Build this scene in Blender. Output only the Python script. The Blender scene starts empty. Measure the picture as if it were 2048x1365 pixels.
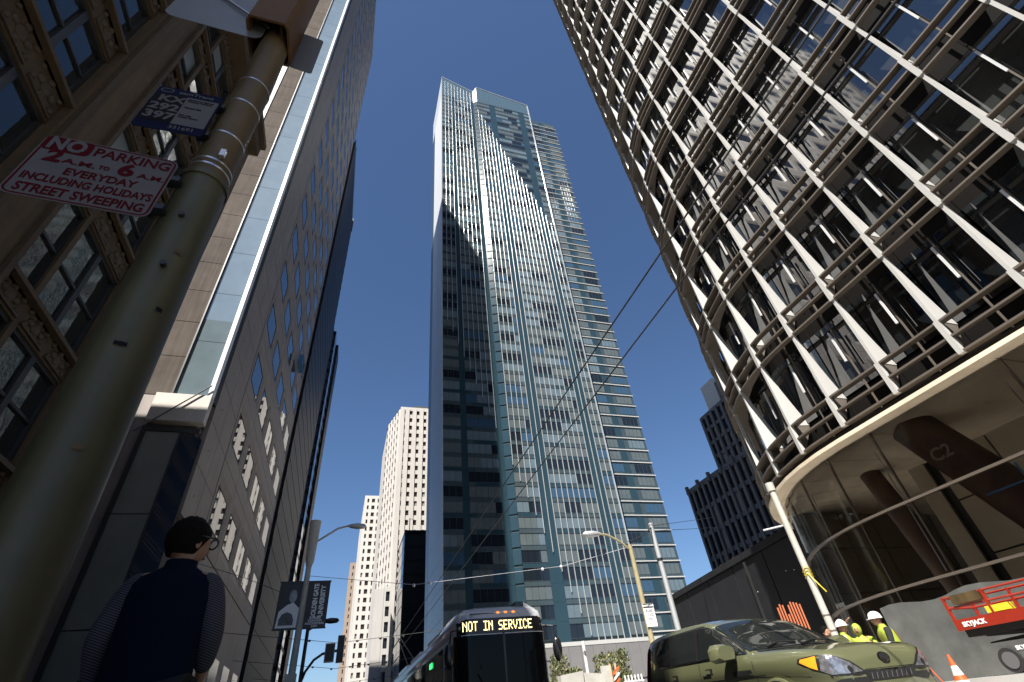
import bpy, bmesh, math, random
from mathutils import Vector, Matrix
from mathutils.bvhtree import BVHTree
random.seed(7)
SC = bpy.context.scene
COL = SC.collection

# ---------------------------------------------------------------- camera, sky, sun, exposure
cam_d = bpy.data.cameras.new('camera')
cam_d.sensor_width = 36.0
cam_d.lens = 16.98
cam_d.clip_start = 0.05
cam_d.clip_end = 6000
cam = bpy.data.objects.new('camera', cam_d)
COL.objects.link(cam)
_up = Vector((-142.0, -1212.5, 966.0)).normalized()      # world up seen from the camera (x right, y down, z forward)
_xr = Vector((3332.0, 379.5, 966.0)).normalized()
_xr = (_xr - _up * _xr.dot(_up)).normalized()
_yf = _up.cross(_xr)
if _yf.z < 0: _yf = -_yf
Rm = Matrix((_xr, _yf, _up))                                # world = Rm @ cam
cr, cd_, cf = Rm.col[0], Rm.col[1], Rm.col[2]
M = Matrix.Identity(4)
for i in range(3):
    M[i][0] = cr[i]; M[i][1] = -cd_[i]; M[i][2] = -cf[i]
M[2][3] = 0.6
cam.matrix_world = M
SC.camera = cam

SUN = Vector((-0.723, -1.0, 1.663)).normalized()            # towards the sun
el = math.asin(SUN.z); az = math.atan2(SUN.x, SUN.y)
w = bpy.data.worlds.new('World'); SC.world = w; w.use_nodes = True
nt = w.node_tree; nt.nodes.clear()
sky = nt.nodes.new('ShaderNodeTexSky'); sky.sky_type = 'NISHITA'; sky.sun_disc = False
sky.sun_elevation = el; sky.sun_rotation = az % (2 * math.pi)
sky.air_density = 1.0; sky.dust_density = 0.55; sky.ozone_density = 8.0; sky.altitude = 20
bg = nt.nodes.new('ShaderNodeBackground'); bg.inputs[1].default_value = 0.0505
wo = nt.nodes.new('ShaderNodeOutputWorld')
nt.links.new(sky.outputs[0], bg.inputs[0]); nt.links.new(bg.outputs[0], wo.inputs[0])
sun_d = bpy.data.lights.new('sun', 'SUN'); sun_d.energy = 5.0; sun_d.angle = math.radians(0.53)
sun_d.color = (1.0, 0.955, 0.88)
sun = bpy.data.objects.new('sun', sun_d); COL.objects.link(sun)
sun.rotation_euler = SUN.to_track_quat('Z', 'Y').to_euler(); sun.location = SUN * 400
SC.view_settings.view_transform = 'Standard'; SC.view_settings.look = 'None'
SC.view_settings.exposure = 1.36; SC.view_settings.gamma = 1.0
SC.view_settings.use_curve_mapping = False
SC.render.engine = 'CYCLES'
SC.cycles.max_bounces = 8; SC.cycles.diffuse_bounces = 5; SC.cycles.transparent_max_bounces = 12
SC.cycles.caustics_reflective = False; SC.cycles.caustics_refractive = False

# ---------------------------------------------------------------- materials
MAT = {}
def pm(name, col, rough=0.6, metal=0.0, ior=1.5, var=0.0, vscale=2.0, bump=0.0, bscale=8.0, emit=None, estr=0.0, coat=0.0, stretch=None, streak=0.0):
    m = bpy.data.materials.new(name); m.use_nodes = True
    t = m.node_tree; b = t.nodes['Principled BSDF']
    b.inputs['Base Color'].default_value = (*col, 1); b.inputs['Roughness'].default_value = rough
    b.inputs['Metallic'].default_value = metal; b.inputs['IOR'].default_value = ior
    if coat: b.inputs['Coat Weight'].default_value = coat; b.inputs['Coat Roughness'].default_value = 0.03
    if emit: b.inputs['Emission Color'].default_value = (*emit, 1); b.inputs['Emission Strength'].default_value = estr
    if var or bump or streak:
        g = t.nodes.new('ShaderNodeNewGeometry'); mp = t.nodes.new('ShaderNodeMapping')
        t.links.new(g.outputs['Position'], mp.inputs['Vector'])
        if stretch: mp.inputs['Scale'].default_value = stretch
        src = None
        if var:
            n = t.nodes.new('ShaderNodeTexNoise'); n.inputs['Scale'].default_value = vscale; n.inputs['Detail'].default_value = 6
            n.inputs['Roughness'].default_value = 0.65
            t.links.new(mp.outputs[0], n.inputs['Vector'])
            r = t.nodes.new('ShaderNodeMapRange'); r.inputs[1].default_value = 0.3; r.inputs[2].default_value = 0.7
            r.inputs[3].default_value = 1 - var; r.inputs[4].default_value = 1 + var
            t.links.new(n.outputs['Fac'], r.inputs[0]); src = r.outputs[0]
        if streak:      # rain streaks: noise drawn out vertically
            mp2 = t.nodes.new('ShaderNodeMapping'); mp2.inputs['Scale'].default_value = (3.0, 3.0, 0.12)
            t.links.new(g.outputs['Position'], mp2.inputs['Vector'])
            n2 = t.nodes.new('ShaderNodeTexNoise'); n2.inputs['Scale'].default_value = 1.6; n2.inputs['Detail'].default_value = 5
            t.links.new(mp2.outputs[0], n2.inputs['Vector'])
            r2 = t.nodes.new('ShaderNodeMapRange'); r2.inputs[1].default_value = 0.35; r2.inputs[2].default_value = 0.65
            r2.inputs[3].default_value = 1 - streak; r2.inputs[4].default_value = 1.0
            t.links.new(n2.outputs['Fac'], r2.inputs[0])
            if src:
                mm = t.nodes.new('ShaderNodeMath'); mm.operation = 'MULTIPLY'
                t.links.new(src, mm.inputs[0]); t.links.new(r2.outputs[0], mm.inputs[1]); src = mm.outputs[0]
            else: src = r2.outputs[0]
        if src:
            v = t.nodes.new('ShaderNodeVectorMath'); v.operation = 'SCALE'; v.inputs[0].default_value = col
            t.links.new(src, v.inputs['Scale']); t.links.new(v.outputs[0], b.inputs['Base Color'])
        if bump:
            n = t.nodes.new('ShaderNodeTexNoise'); n.inputs['Scale'].default_value = bscale; n.inputs['Detail'].default_value = 4
            t.links.new(mp.outputs[0], n.inputs['Vector'])
            bp = t.nodes.new('ShaderNodeBump'); bp.inputs['Strength'].default_value = bump; bp.inputs['Distance'].default_value = 0.02
            t.links.new(n.outputs['Fac'], bp.inputs['Height']); t.links.new(bp.outputs[0], b.inputs['Normal'])
    MAT[name] = m
    return m
def glassy(name, tint, fr=1.5):
    m = bpy.data.materials.new(name); m.use_nodes = True
    t = m.node_tree; t.nodes.clear()
    o = t.nodes.new('ShaderNodeOutputMaterial'); mx = t.nodes.new('ShaderNodeMixShader')
    tr = t.nodes.new('ShaderNodeBsdfTransparent'); tr.inputs[0].default_value = (*tint, 1)
    gl = t.nodes.new('ShaderNodeBsdfGlossy'); gl.inputs['Roughness'].default_value = 0.02
    f = t.nodes.new('ShaderNodeFresnel'); f.inputs[0].default_value = fr
    t.links.new(f.outputs[0], mx.inputs[0]); t.links.new(tr.outputs[0], mx.inputs[1]); t.links.new(gl.outputs[0], mx.inputs[2])
    t.links.new(mx.outputs[0], o.inputs[0]); MAT[name] = m
    return m
pm('asphalt', (.05, .05, .052), .9, var=.25, vscale=3, bump=.3, bscale=60)
pm('pavement', (.24, .23, .215), .85, var=.18, vscale=2.5, bump=.2, bscale=30)
pm('kerb', (.30, .29, .27), .85, var=.15)
pm('road_paint', (.75, .75, .72), .7, var=.2, vscale=6)
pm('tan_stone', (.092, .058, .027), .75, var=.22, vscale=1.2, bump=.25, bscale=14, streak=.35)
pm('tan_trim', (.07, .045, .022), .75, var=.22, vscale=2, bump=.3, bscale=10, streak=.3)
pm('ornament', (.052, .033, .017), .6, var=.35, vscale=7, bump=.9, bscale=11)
pm('dark_frame', (.02, .02, .02), .5)
pm('old_glass', (.012, .016, .016), .03, ior=1.75, bump=.10, bscale=2.2)
pm('window_shade', (.16, .18, .175), .5, var=.1)
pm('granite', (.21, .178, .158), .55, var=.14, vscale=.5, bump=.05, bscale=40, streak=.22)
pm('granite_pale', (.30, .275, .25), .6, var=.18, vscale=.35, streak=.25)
pm('sunlit_sill', (.42, .385, .35), .6, var=.06)  # ledge stone paled in its base colour to stand for a sunlit patch
pm('granite_joint', (.05, .042, .04), .8)
pm('blue_glass', (.010, .016, .03), .015, ior=2.3)
pm('strip_glass', (.12, .16, .18), .02, ior=2.6, var=.1, vscale=.6)
pm('white_metal', (.58, .58, .58), .35)
pm('black_granite', (.008, .009, .012), .5, ior=1.25, var=.3, vscale=.4)
pm('stripe_glass', (.02, .035, .07), .02, ior=3.2)
pm('dull_panel', (.17, .18, .165), .28, ior=1.5, var=.2, vscale=.4, stretch=(1, 1, .4))
# glass tower
pm('tower_mullion', (.52, .54, .54), .24, metal=.45)
pm('pane_blind', (.078, .095, .100), .08, ior=1.5, var=.12, vscale=.5, bump=.12, bscale=.35)
pm('pane_pale', (.094, .128, .150), .07, ior=1.55, var=.1, vscale=.5, bump=.12, bscale=.35)
pm('pane_dark', (.010, .014, .02), .03, ior=1.5, bump=.12, bscale=.35)
pm('pane_blue', (.03, .065, .11), .04, ior=1.6, bump=.12, bscale=.35)
pm('teal_glass', (.019, .040, .053), .10, ior=1.45, var=.08, vscale=.3, bump=.12, bscale=.35)
pm('teal_pale', (.040, .057, .065), .10, ior=1.45, var=.1, vscale=.3, bump=.12, bscale=.35)
pm('tower_core', (.05, .08, .09), .3)
pm('floor_line', (.025, .035, .045), .4)
pm('white_band', (.38, .38, .37), .5)
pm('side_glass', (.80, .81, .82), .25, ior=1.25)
pm('crown_glass', (.06, .095, .12), .10, ior=1.6)
pm('podium_panel', (.15, .147, .147), .5, var=.08, vscale=.6)
# fin tower
pm('pearl_fin', (.45, .44, .42), .42)
pm('sunshade', (.165, .14, .117), .42, metal=.35)
pm('fin_brace', (.16, .135, .115), .5, metal=.3)
pm('curtain_glass', (.008, .010, .012), .015, ior=2.5)
pm('curtain_glass_b', (.018, .021, .023), .02, ior=2.4)
pm('curtain_glass_c', (.034, .037, .036), .03, ior=2.3)
pm('spandrel_dark', (.009, .008, .0075), .6, ior=1.15)
pm('granite_shaded', (.105, .090, .079), .95, ior=1.08, var=.15, vscale=.5, streak=.2)  # granite copy with shade put into its base colour, for the west strip
pm('soffit', (.72, .62, .48), .6, ior=1.2, var=.16, vscale=.8, bump=.03)
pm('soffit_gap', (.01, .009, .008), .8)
pm('lobby_tile', (.30, .25, .185), .5, var=.12, vscale=1)
pm('rust_column', (.062, .030, .017), .55, var=.3, vscale=1.6)
pm('transom', (.24, .20, .165), .35, metal=.6)
glassy('lobby_glass', (.975, .975, .97), 1.30)
# other buildings
pm('white_concrete', (.42, .405, .385), .8, var=.06, vscale=.15, streak=.12)
pm('cream_concrete', (.41, .385, .355), .8, var=.06, vscale=.15, streak=.12)
pm('pink_concrete', (.22, .17, .136), .8, var=.08, vscale=.2)
pm('far_window', (.018, .019, .022), .08)
pm('bronze_window', (.03, .022, .018), .10)
pm('grey_concrete', (.088, .089, .096), .7, var=.1, vscale=.2)
pm('roof_dark', (.03, .032, .035), .6)
pm('perforated', (.018, .019, .022), .7, ior=1.2, var=.15, vscale=.7)
pm('white_dot', (.7, .7, .7), .5)
pm('rust_steel', (.42, .12, .05), .6)
# street
pm('pole_paint', (.072, .067, .036), .42, ior=1.36, var=.2, vscale=2.2, bump=.04, bscale=26, streak=.45)
pm('pole_upper', (.10, .068, .03), .55, ior=1.36, var=.22, vscale=4, bump=.1, bscale=30, streak=.45)
pm('brown_box', (.10, .052, .02), .6, ior=1.3, var=.15)
pm('steel', (.55, .55, .55), .3, metal=.9)
pm('black_metal', (.012, .012, .013), .45)
pm('wire', (.02, .02, .022), .5)
pm('wire_light', (.30, .30, .32), .4, metal=.6)
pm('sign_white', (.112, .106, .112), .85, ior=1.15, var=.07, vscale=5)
pm('sign_red', (.065, .006, .010), .85, ior=1.15)
pm('sign_dark_red', (.06, .006, .009), .85, ior=1.15)
pm('sign_navy', (.005, .007, .028), .8, ior=1.2)
pm('sign_back', (.17, .175, .185), .4, metal=.4, var=.08, vscale=4)
pm('sign_black', (.008, .008, .010), .8, ior=1.2)
pm('print_white', (.80, .80, .80), .7, ior=1.2)
pm('pale_concrete', (.42, .405, .375), .85, var=.15, vscale=1.5)
pm('sign_grey', (.11, .11, .113), .8, ior=1.2)
pm('pale_pole', (.40, .385, .34), .5, var=.1, vscale=3)
pm('yellow_pole', (.26, .225, .13), .5, var=.15, vscale=3)
pm('grey_pole', (.36, .37, .38), .45, metal=.3, var=.06)
pm('banner_dark', (.035, .036, .042), .6)
pm('banner_photo', (.30, .31, .34), .6, var=.5, vscale=2.2)
pm('banner_mono', (.10, .10, .11), .6, var=.5, vscale=4)
pm('amber', (.75, .25, .02), .2, emit=(1, .35, .03), estr=.25)
pm('lens_red', (.5, .02, .01), .2, emit=(1, .03, .02), estr=5)
# vehicles
pm('olive_paint', (.105, .110, .056), .32, metal=.2, coat=1.0)
pm('car_glass', (.010, .012, .012), .02, ior=1.55)
pm('car_trim', (.012, .012, .012), .4)
pm('tyre', (.015, .015, .015), .85)
pm('chrome', (.7, .7, .7), .12, metal=1)
pm('headlamp', (.30, .30, .32), .08, metal=.7, var=.6, vscale=14, bump=.6, bscale=18, coat=1)
pm('indicator', (.85, .30, .02), .15, coat=1)
pm('bus_grey', (.5, .5, .52), .35, coat=.5, var=.05)
pm('bus_red', (.30, .03, .03), .35, coat=.5)
pm('bus_black', (.012, .012, .014), .25)
pm('bus_glass', (.006, .007, .008), .03, ior=1.22)
pm('led_amber', (.9, .75, .35), .5, emit=(1.0, .78, .32), estr=1.3)
pm('led_green', (.05, .9, .2), .5, emit=(.05, .9, .22), estr=.8)
pm('marker', (.9, .2, .02), .3, emit=(1, .22, .03), estr=.8)
pm('lift_red', (.27, .022, .01), .4, var=.1, vscale=5)
pm('cone_orange', (.60, .09, .02), .5)
pm('hi_vis', (.27, .34, .035), .7)
pm('hi_vis_orange', (.85, .27, .05), .7)
pm('reflect_tape', (.55, .55, .5), .4)
pm('helmet_white', (.62, .61, .62), .3)
pm('skin', (.30, .16, .10), .55)
pm('hair', (.005, .004, .003), .8, ior=1.2, bump=.8, bscale=60)
pm('navy_cloth', (.003, .006, .016), .95, ior=1.2, bump=.9, bscale=7)
pm('black_cloth', (.010, .010, .012), .9, bump=.3, bscale=60)
pm('white_cloth', (.65, .65, .65), .8)
pm('tarp', (.10, .104, .10), .45, var=.3, vscale=1.2, bump=.5, bscale=3)
pm('barrier_concrete', (.34, .33, .30), .85, var=.12, vscale=2)
pm('plywood', (.45, .34, .22), .7, var=.15, vscale=3)
pm('beige_box', (.30, .265, .24), .7, var=.12, vscale=3)
pm('leaf', (.07, .095, .03), .6, var=.35, vscale=6)
pm('leaf_dry', (.13, .125, .05), .6, var=.3, vscale=6)
pm('bark', (.09, .065, .045), .8)
pm('cradle_blue', (.05, .16, .32), .4)
pm('yellow_paint', (.65, .52, .03), .5)
# striped sleeve
def stripes():
    m = pm('striped_cloth', (.1, .1, .1), .85)
    t = m.node_tree; b = t.nodes['Principled BSDF']
    g = t.nodes.new('ShaderNodeNewGeometry'); sx = t.nodes.new('ShaderNodeSeparateXYZ'); t.links.new(g.outputs['Position'], sx.inputs[0])
    a = t.nodes.new('ShaderNodeMath'); a.operation = 'MULTIPLY'; a.inputs[1].default_value = 1.0 / 0.011
    ad = t.nodes.new('ShaderNodeMath'); ad.operation = 'MULTIPLY_ADD'; ad.inputs[1].default_value = .35
    t.links.new(sx.outputs[0], ad.inputs[0]); t.links.new(sx.outputs[2], ad.inputs[2])
    t.links.new(ad.outputs[0], a.inputs[0])
    fr = t.nodes.new('ShaderNodeMath'); fr.operation = 'FRACT'; t.links.new(a.outputs[0], fr.inputs[0])
    gt = t.nodes.new('ShaderNodeMath'); gt.operation = 'GREATER_THAN'; gt.inputs[1].default_value = .62; t.links.new(fr.outputs[0], gt.inputs[0])
    mx = t.nodes.new('ShaderNodeMix'); mx.data_type = 'RGBA'; mx.inputs[6].default_value = (.012, .012, .02, 1); mx.inputs[7].default_value = (.07, .07, .085, 1)
    t.links.new(gt.outputs[0], mx.inputs[0]); t.links.new(mx.outputs[2], b.inputs['Base Color'])
stripes()
pm('far_blind', (.20, .19, .17), .4)
pm('lobby_floor', (.5, .48, .43), .5)

# ---------------------------------------------------------------- helpers
OFF = {}
def tag(o, label=None, cat=None, group=None, kind=None):
    if label: o['label'] = label
    if cat: o['category'] = cat
    if group: o['group'] = group
    if kind: o['kind'] = kind
    return o
def thing(name, label, cat, loc=(0, 0, 0), group=None, rotz=0):
    o = bpy.data.objects.new(name, None); COL.objects.link(o); o.empty_display_size = .2
    o.location = loc; o.rotation_euler = (0, 0, rotz); OFF[o.name] = Vector(loc) if rotz == 0 else Vector((0, 0, 0))
    return tag(o, label, cat, group)
def link(name, me, parent=None, loc=None, rotz=0.0):
    o = bpy.data.objects.new(name, me); COL.objects.link(o)
    if parent is not None: o.parent = parent; OFF[o.name] = OFF[parent.name]
    else: OFF[o.name] = Vector((0, 0, 0))
    if loc is not None: o.location = Vector(loc) - OFF[o.name]
    if rotz: o.rotation_euler = (0, 0, rotz)
    return o
class MB:
    def __init__(s): s.v = []; s.f = []; s.m = []; s.cm = 0
    def add(s, vs, fs):
        n = len(s.v); s.v += [tuple(p) for p in vs]; s.f += [tuple(i + n for i in f) for f in fs]; s.m += [s.cm] * len(fs); return s
    def box(s, x0, x1, y0, y1, z0, z1):
        return s.add([(x0, y0, z0), (x1, y0, z0), (x1, y1, z0), (x0, y1, z0), (x0, y0, z1), (x1, y0, z1), (x1, y1, z1), (x0, y1, z1)],
            [(0, 3, 2, 1), (4, 5, 6, 7), (0, 1, 5, 4), (1, 2, 6, 5), (2, 3, 7, 6), (3, 0, 4, 7)])
    def hexa(s, p): return s.add(p, [(0, 3, 2, 1), (4, 5, 6, 7), (0, 1, 5, 4), (1, 2, 6, 5), (2, 3, 7, 6), (3, 0, 4, 7)])
    def beam(s, a, b, wx, wz, up=(0, 0, 1)):
        a = Vector(a); b = Vector(b); d = (b - a).normalized(); u = Vector(up)
        if abs(d.dot(u)) > .95: u = Vector((0, 1, 0))
        r = d.cross(u).normalized() * wx / 2; u = r.normalized().cross(d).normalized() * wz / 2
        return s.hexa([a - r - u, a + r - u, a + r + u, a - r + u, b - r - u, b + r - u, b + r + u, b - r + u])
    def prism(s, poly, z0, z1):
        n = len(poly); z0 = z0 if hasattr(z0, '__len__') else [z0] * n; z1 = z1 if hasattr(z1, '__len__') else [z1] * n
        vs = [(x, y, z0[i]) for i, (x, y) in enumerate(poly)] + [(x, y, z1[i]) for i, (x, y) in enumerate(poly)]
        return s.add(vs, [tuple(range(n))[::-1], tuple(range(n, 2 * n))] + [(i, (i + 1) % n, n + (i + 1) % n, n + i) for i in range(n)])
    def tube(s, a, b, r0, r1=None, n=12, cap=True):
        return s.path([a, b], [r0, r0 if r1 is None else r1], n, cap)
    def path(s, pts, rs, n=8, cap=True):
        pts = [Vector(p) for p in pts]; rs = rs if hasattr(rs, '__len__') else [rs] * len(pts); vs = []; fs = []
        ref = None
        for i, p in enumerate(pts):
            d = (pts[min(i + 1, len(pts) - 1)] - pts[max(i - 1, 0)]).normalized()
            if ref is None: ref = Vector((0, 0, 1)) if abs(d.z) < .9 else Vector((1, 0, 0))
            a = d.cross(ref).normalized(); b = d.cross(a).normalized(); ref = -b if False else ref
            for k in range(n):
                t = 2 * math.pi * k / n; vs.append(p + a * math.cos(t) * rs[i] + b * math.sin(t) * rs[i])
        for i in range(len(pts) - 1):
            for k in range(n): fs.append((i * n + k, i * n + (k + 1) % n, (i + 1) * n + (k + 1) % n, (i + 1) * n + k))
        if cap: fs += [tuple(range(n))[::-1], tuple(range((len(pts) - 1) * n, len(pts) * n))]
        return s.add(vs, fs)
    def lathe(s, c, prof, n=16):
        vs = []; fs = []
        for r, z in prof:
            for k in range(n): t = 2 * math.pi * k / n; vs.append((c[0] + r * math.cos(t), c[1] + r * math.sin(t), c[2] + z))
        for i in range(len(prof) - 1):
            for k in range(n): fs.append((i * n + k, i * n + (k + 1) % n, (i + 1) * n + (k + 1) % n, (i + 1) * n + k))
        fs += [tuple(range(n))[::-1], tuple(range((len(prof) - 1) * n, len(prof) * n))]
        return s.add(vs, fs)
    def ell(s, c, r, n=14, m=9):
        vs = []; fs = []
        for i in range(m + 1):
            ph = math.pi * i / m
            for k in range(n): t = 2 * math.pi * k / n; vs.append((c[0] + r[0] * math.sin(ph) * math.cos(t), c[1] + r[1] * math.sin(ph) * math.sin(t), c[2] + r[2] * math.cos(ph)))
        for i in range(m):
            for k in range(n): fs.append((i * n + k, (i + 1) * n + k, (i + 1) * n + (k + 1) % n, i * n + (k + 1) % n))
        return s.add(vs, fs)
    def quad(s, *p): return s.add(p, [tuple(range(len(p)))])
    def mesh(s, name, mats, off=Vector((0, 0, 0)), smooth=False):
        me = bpy.data.meshes.new(name)
        me.from_pydata([(x - off[0], y - off[1], z - off[2]) for x, y, z in s.v], [], s.f)
        mats = mats if isinstance(mats, (list, tuple)) else [mats]
        for k in mats: me.materials.append(MAT[k])
        if len(mats) > 1:
            for p, k in zip(me.polygons, s.m): p.material_index = k
        bm = bmesh.new(); bm.from_mesh(me); bmesh.ops.recalc_face_normals(bm, faces=bm.faces); bm.to_mesh(me); bm.free()
        if smooth:
            for p in me.polygons: p.use_smooth = True
            if smooth != 'all': me.set_sharp_from_angle(angle=math.radians(40))
        me.update(); return me
    def build(s, name, mats, parent=None, kind=None, smooth=False, label=None):
        off = OFF[parent.name] if parent is not None else Vector((0, 0, 0))
        o = link(name, s.mesh(name, mats, off, smooth), parent)
        if kind: o['kind'] = kind
        if label: o['label'] = label
        return o
CAMP = Vector((0, 0, .6))
def pieces(name, items, parent, limit=300, stuff=None):
    """items: (mesh, location, rotz). The nearest ones become parts, the rest one joined stuff part."""
    items = sorted(items, key=lambda i: (Vector(i[1]) - CAMP).length)
    for me, loc, rz in items[:limit]: link(name, me, parent, loc, rz)
    rest = items[limit:]
    if rest:
        bm = bmesh.new(); mats = []
        for me, loc, rz in rest:
            n0 = len(bm.verts); f0 = len(bm.faces); bm.from_mesh(me)
            bm.verts.ensure_lookup_table(); bm.faces.ensure_lookup_table()
            T = Matrix.Translation(Vector(loc) - OFF[parent.name]) @ Matrix.Rotation(rz, 4, 'Z')
            for v in bm.verts[n0:]: v.co = T @ v.co
            mp = []
            for mt in me.materials:
                if mt not in mats: mats.append(mt)
                mp.append(mats.index(mt))
            for f in bm.faces[f0:]: f.material_index = mp[f.material_index] if mp else 0
        me = bpy.data.meshes.new(stuff or name); bm.to_mesh(me); bm.free()
        for mt in mats: me.materials.append(mt)
        o = link(stuff or name, me, parent); o['kind'] = 'stuff'
def struct(name, mb, mat, smooth=False): return mb.build(name, mat, None, 'structure', smooth)
def text(name, s, size, mat, parent, origin, u, v, align='CENTER', bold=.0, depth=.002, sx=1.0, width=None):
    c = bpy.data.curves.new(name, 'FONT'); c.body = s; c.size = size; c.align_x = align; c.align_y = 'CENTER'; c.offset = bold; c.extrude = depth; c.resolution_u = 3
    t = bpy.data.objects.new(name, c); COL.objects.link(t)
    dg = bpy.context.evaluated_depsgraph_get(); me = bpy.data.meshes.new_from_object(t.evaluated_get(dg))
    bpy.data.objects.remove(t); bpy.data.curves.remove(c)
    if width:
        xs = [k.co.x for k in me.vertices]; m_ = (max(xs) + min(xs)) / 2; sx = width / (max(xs) - min(xs))
        for k in me.vertices: k.co.x -= m_
    u = Vector(u).normalized(); v = Vector(v).normalized(); n = u.cross(v); o = Vector(origin) - OFF[parent.name]
    for k in me.vertices: k.co = o + u * k.co.x * sx + v * k.co.y + n * (k.co.z + depth)
    me.materials.clear(); me.materials.append(MAT[mat]); me.name = name
    return link(name, me, parent)
def drape(name, poly, origin, u, v, d, bvh, mat, parent, lift=.006, cuts=3, off=None):
    """drape a flat polygon on a body along direction d: polygon in (u, v) about origin"""
    bm = bmesh.new(); u = Vector(u); v = Vector(v); d = Vector(d).normalized(); o = Vector(origin)
    bm.faces.new([bm.verts.new(o + u * a + v * b) for a, b in poly])
    bmesh.ops.triangulate(bm, faces=bm.faces[:])
    for _ in range(cuts):
        es = [e for e in bm.edges if e.calc_length() > .12]
        if not es: break
        bmesh.ops.subdivide_edges(bm, edges=es, cuts=1); bmesh.ops.triangulate(bm, faces=[f for f in bm.faces if len(f.verts) > 3])
    kill = []
    for k in bm.verts:
        hit, nrm, idx, dist = bvh.ray_cast(k.co, d)
        if hit is None: kill.append(k); continue
        if nrm.dot(d) > 0: nrm = -nrm
        k.co = hit + nrm * lift
    if kill: bmesh.ops.delete(bm, geom=kill, context='VERTS')
    bmesh.ops.recalc_face_normals(bm, faces=bm.faces)
    off = OFF[parent.name]
    for k in bm.verts: k.co -= off
    me = bpy.data.meshes.new(name); bm.to_mesh(me); bm.free(); me.materials.append(MAT[mat])
    for p in me.polygons: p.use_smooth = True
    return link(name, me, parent)
def lerp(tab, x):
    if x <= tab[0][0]: return tab[0][1]
    for (a, p), (b, q) in zip(tab, tab[1:]):
        if x <= b: return p + (q - p) * (x - a) / (b - a)
    return tab[-1][1]

# ================================================================ SETTING
struct('ground', MB().box(-3000, 3000, -3000, 3000, -.6, -.02), 'pavement')
struct('road', MB().box(-.5, 7.6, -60, 400, -.015, 0).box(-200, -12, 72.2, 74.8, -.015, 0), 'asphalt')
struct('pavement', MB().box(-12, -.65, -60, 400, -.012, .12), 'pavement')
struct('pavement', MB().box(7.75, 26, -60, 60, -.012, .12), 'pale_concrete')
struct('kerb', MB().box(-.65, -.5, -60, 400, -.012, .124), 'kerb')
struct('kerb', MB().box(7.6, 7.75, -60, 60, -.012, .124), 'kerb')
_pv = MB()
for k in range(-6, 60): _pv.box(2.42, 2.54, k * 6, k * 6 + 2.4, .001, .004)
struct('lane_marking', _pv, 'road_paint')

# ================================================================ OLD OFFICE BUILDING (left foreground)
ob = thing('office_building', 'old tan stone office building with ornamented window bays behind the sign pole', 'building', (-10, 6, 0))
MB().box(-29, -10.45, -11.8, 22.5, 0, 35.2).build('wall', 'tan_stone', ob)
FL = [(3.9, 7.3), (8.1, 11.3), (12.2, 16.2), (17.45, 20.6), (21.7, 24.9), (26.0, 29.2), (30.2, 33.2)]
# pilasters between the bays (each its own stone part)
for y0, y1, d in [(-11.8, -6.6, .0), (-1.0, 1.0, .0), (4.4, 6.0, .0), (10.75, 12.75, .06), (17.75, 22.5, .06)]:
    MB().box(-10.5, -10 + d, y0, y1, 0, 36).build('pilaster', 'tan_stone', ob)
    mb = MB()
    if y1 - y0 < 3: mb.box(-10.02, -9.86 + d, y0 + .14, y0 + .34, .8, 36).box(-10.02, -9.86 + d, y1 - .34, y1 - .14, .8, 36)
    else: mb.box(-10.02, -9.86 + d, y0 + .14, y0 + .36, .8, 36)
    mb.build('moulding', 'tan_trim', ob)
BAYS = [(-6.6, -1.0, 3), (1.0, 4.4, 2), (6.0, 10.75, 3), (12.75, 17.75, 3)]
random.seed(3)
for by0, by1, nw in BAYS:
    for k, (z0, z1) in enumerate(FL):
        zt = FL[k + 1][0] if k + 1 < len(FL) else 34.2
        # spandrel above the windows with raised ornament
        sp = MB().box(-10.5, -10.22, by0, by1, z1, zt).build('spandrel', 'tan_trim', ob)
        wn = (by1 - by0) / nw
        for j in range(nw):
            a = by0 + j * wn
            mb = MB(); yc = a + wn / 2; zc = (z1 + zt) / 2; hh = (zt - z1) / 2
            for (dy, dz, r) in [(0, 0, .26), (-.33, 0, .15), (.33, 0, .15), (0, hh * .55, .13), (0, -hh * .55, .13), (-.55, hh * .5, .1), (.55, hh * .5, .1), (-.55, -hh * .5, .1), (.55, -hh * .5, .1)]:
                mb.ell((-10.22, yc + dy, zc + dz), (.11, r, r * .9), 10, 6)
            fr = .07
            mb.box(-10.23, -10.14, a + .14, a + wn - .14, z1 + .08, z1 + .15).box(-10.23, -10.14, a + .14, a + wn - .14, zt - .16, zt - .09)
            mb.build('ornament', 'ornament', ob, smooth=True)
            fw = MB()
            fw.box(-10.46, -10.30, a, a + .13, z0, z1).box(-10.46, -10.30, a + wn - .13, a + wn, z0, z1).box(-10.46, -10.28, a + .13, a + wn - .13, z0, z0 + .12)
            fw.box(-10.46, -10.30, a + .13, a + wn - .13, z1 - .12, z1).box(-10.45, -10.33, a + .13, a + wn - .13, (z0 + z1) / 2 - .05, (z0 + z1) / 2 + .05)
            wo_ = fw.build('window', 'dark_frame', ob)
            zm = (z0 + z1) / 2
            MB().box(-10.44, -10.41, a + .13, a + wn - .13, z0 + .12, zm - .05).build('pane', 'old_glass', wo_)
            MB().box(-10.44, -10.40, a + .13, a + wn - .13, zm + .05, z1 - .12).build('pane', 'window_shade' if random.random() < .18 else 'old_glass', wo_)
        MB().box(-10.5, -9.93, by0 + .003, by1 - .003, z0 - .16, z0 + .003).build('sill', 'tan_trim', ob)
        MB().box(-10.46, -10.2, by0 + wn - .12, by0 + wn + .12, z0, z1).build('mullion', 'tan_trim', ob) if nw > 1 else None
MB().box(-10.5, -9.3, -11.8, 22.5, 34.2, 35.1).box(-10.5, -9.0, -11.8, 22.5, 35.1, 35.6).build('cornice', 'tan_trim', ob)
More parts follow.
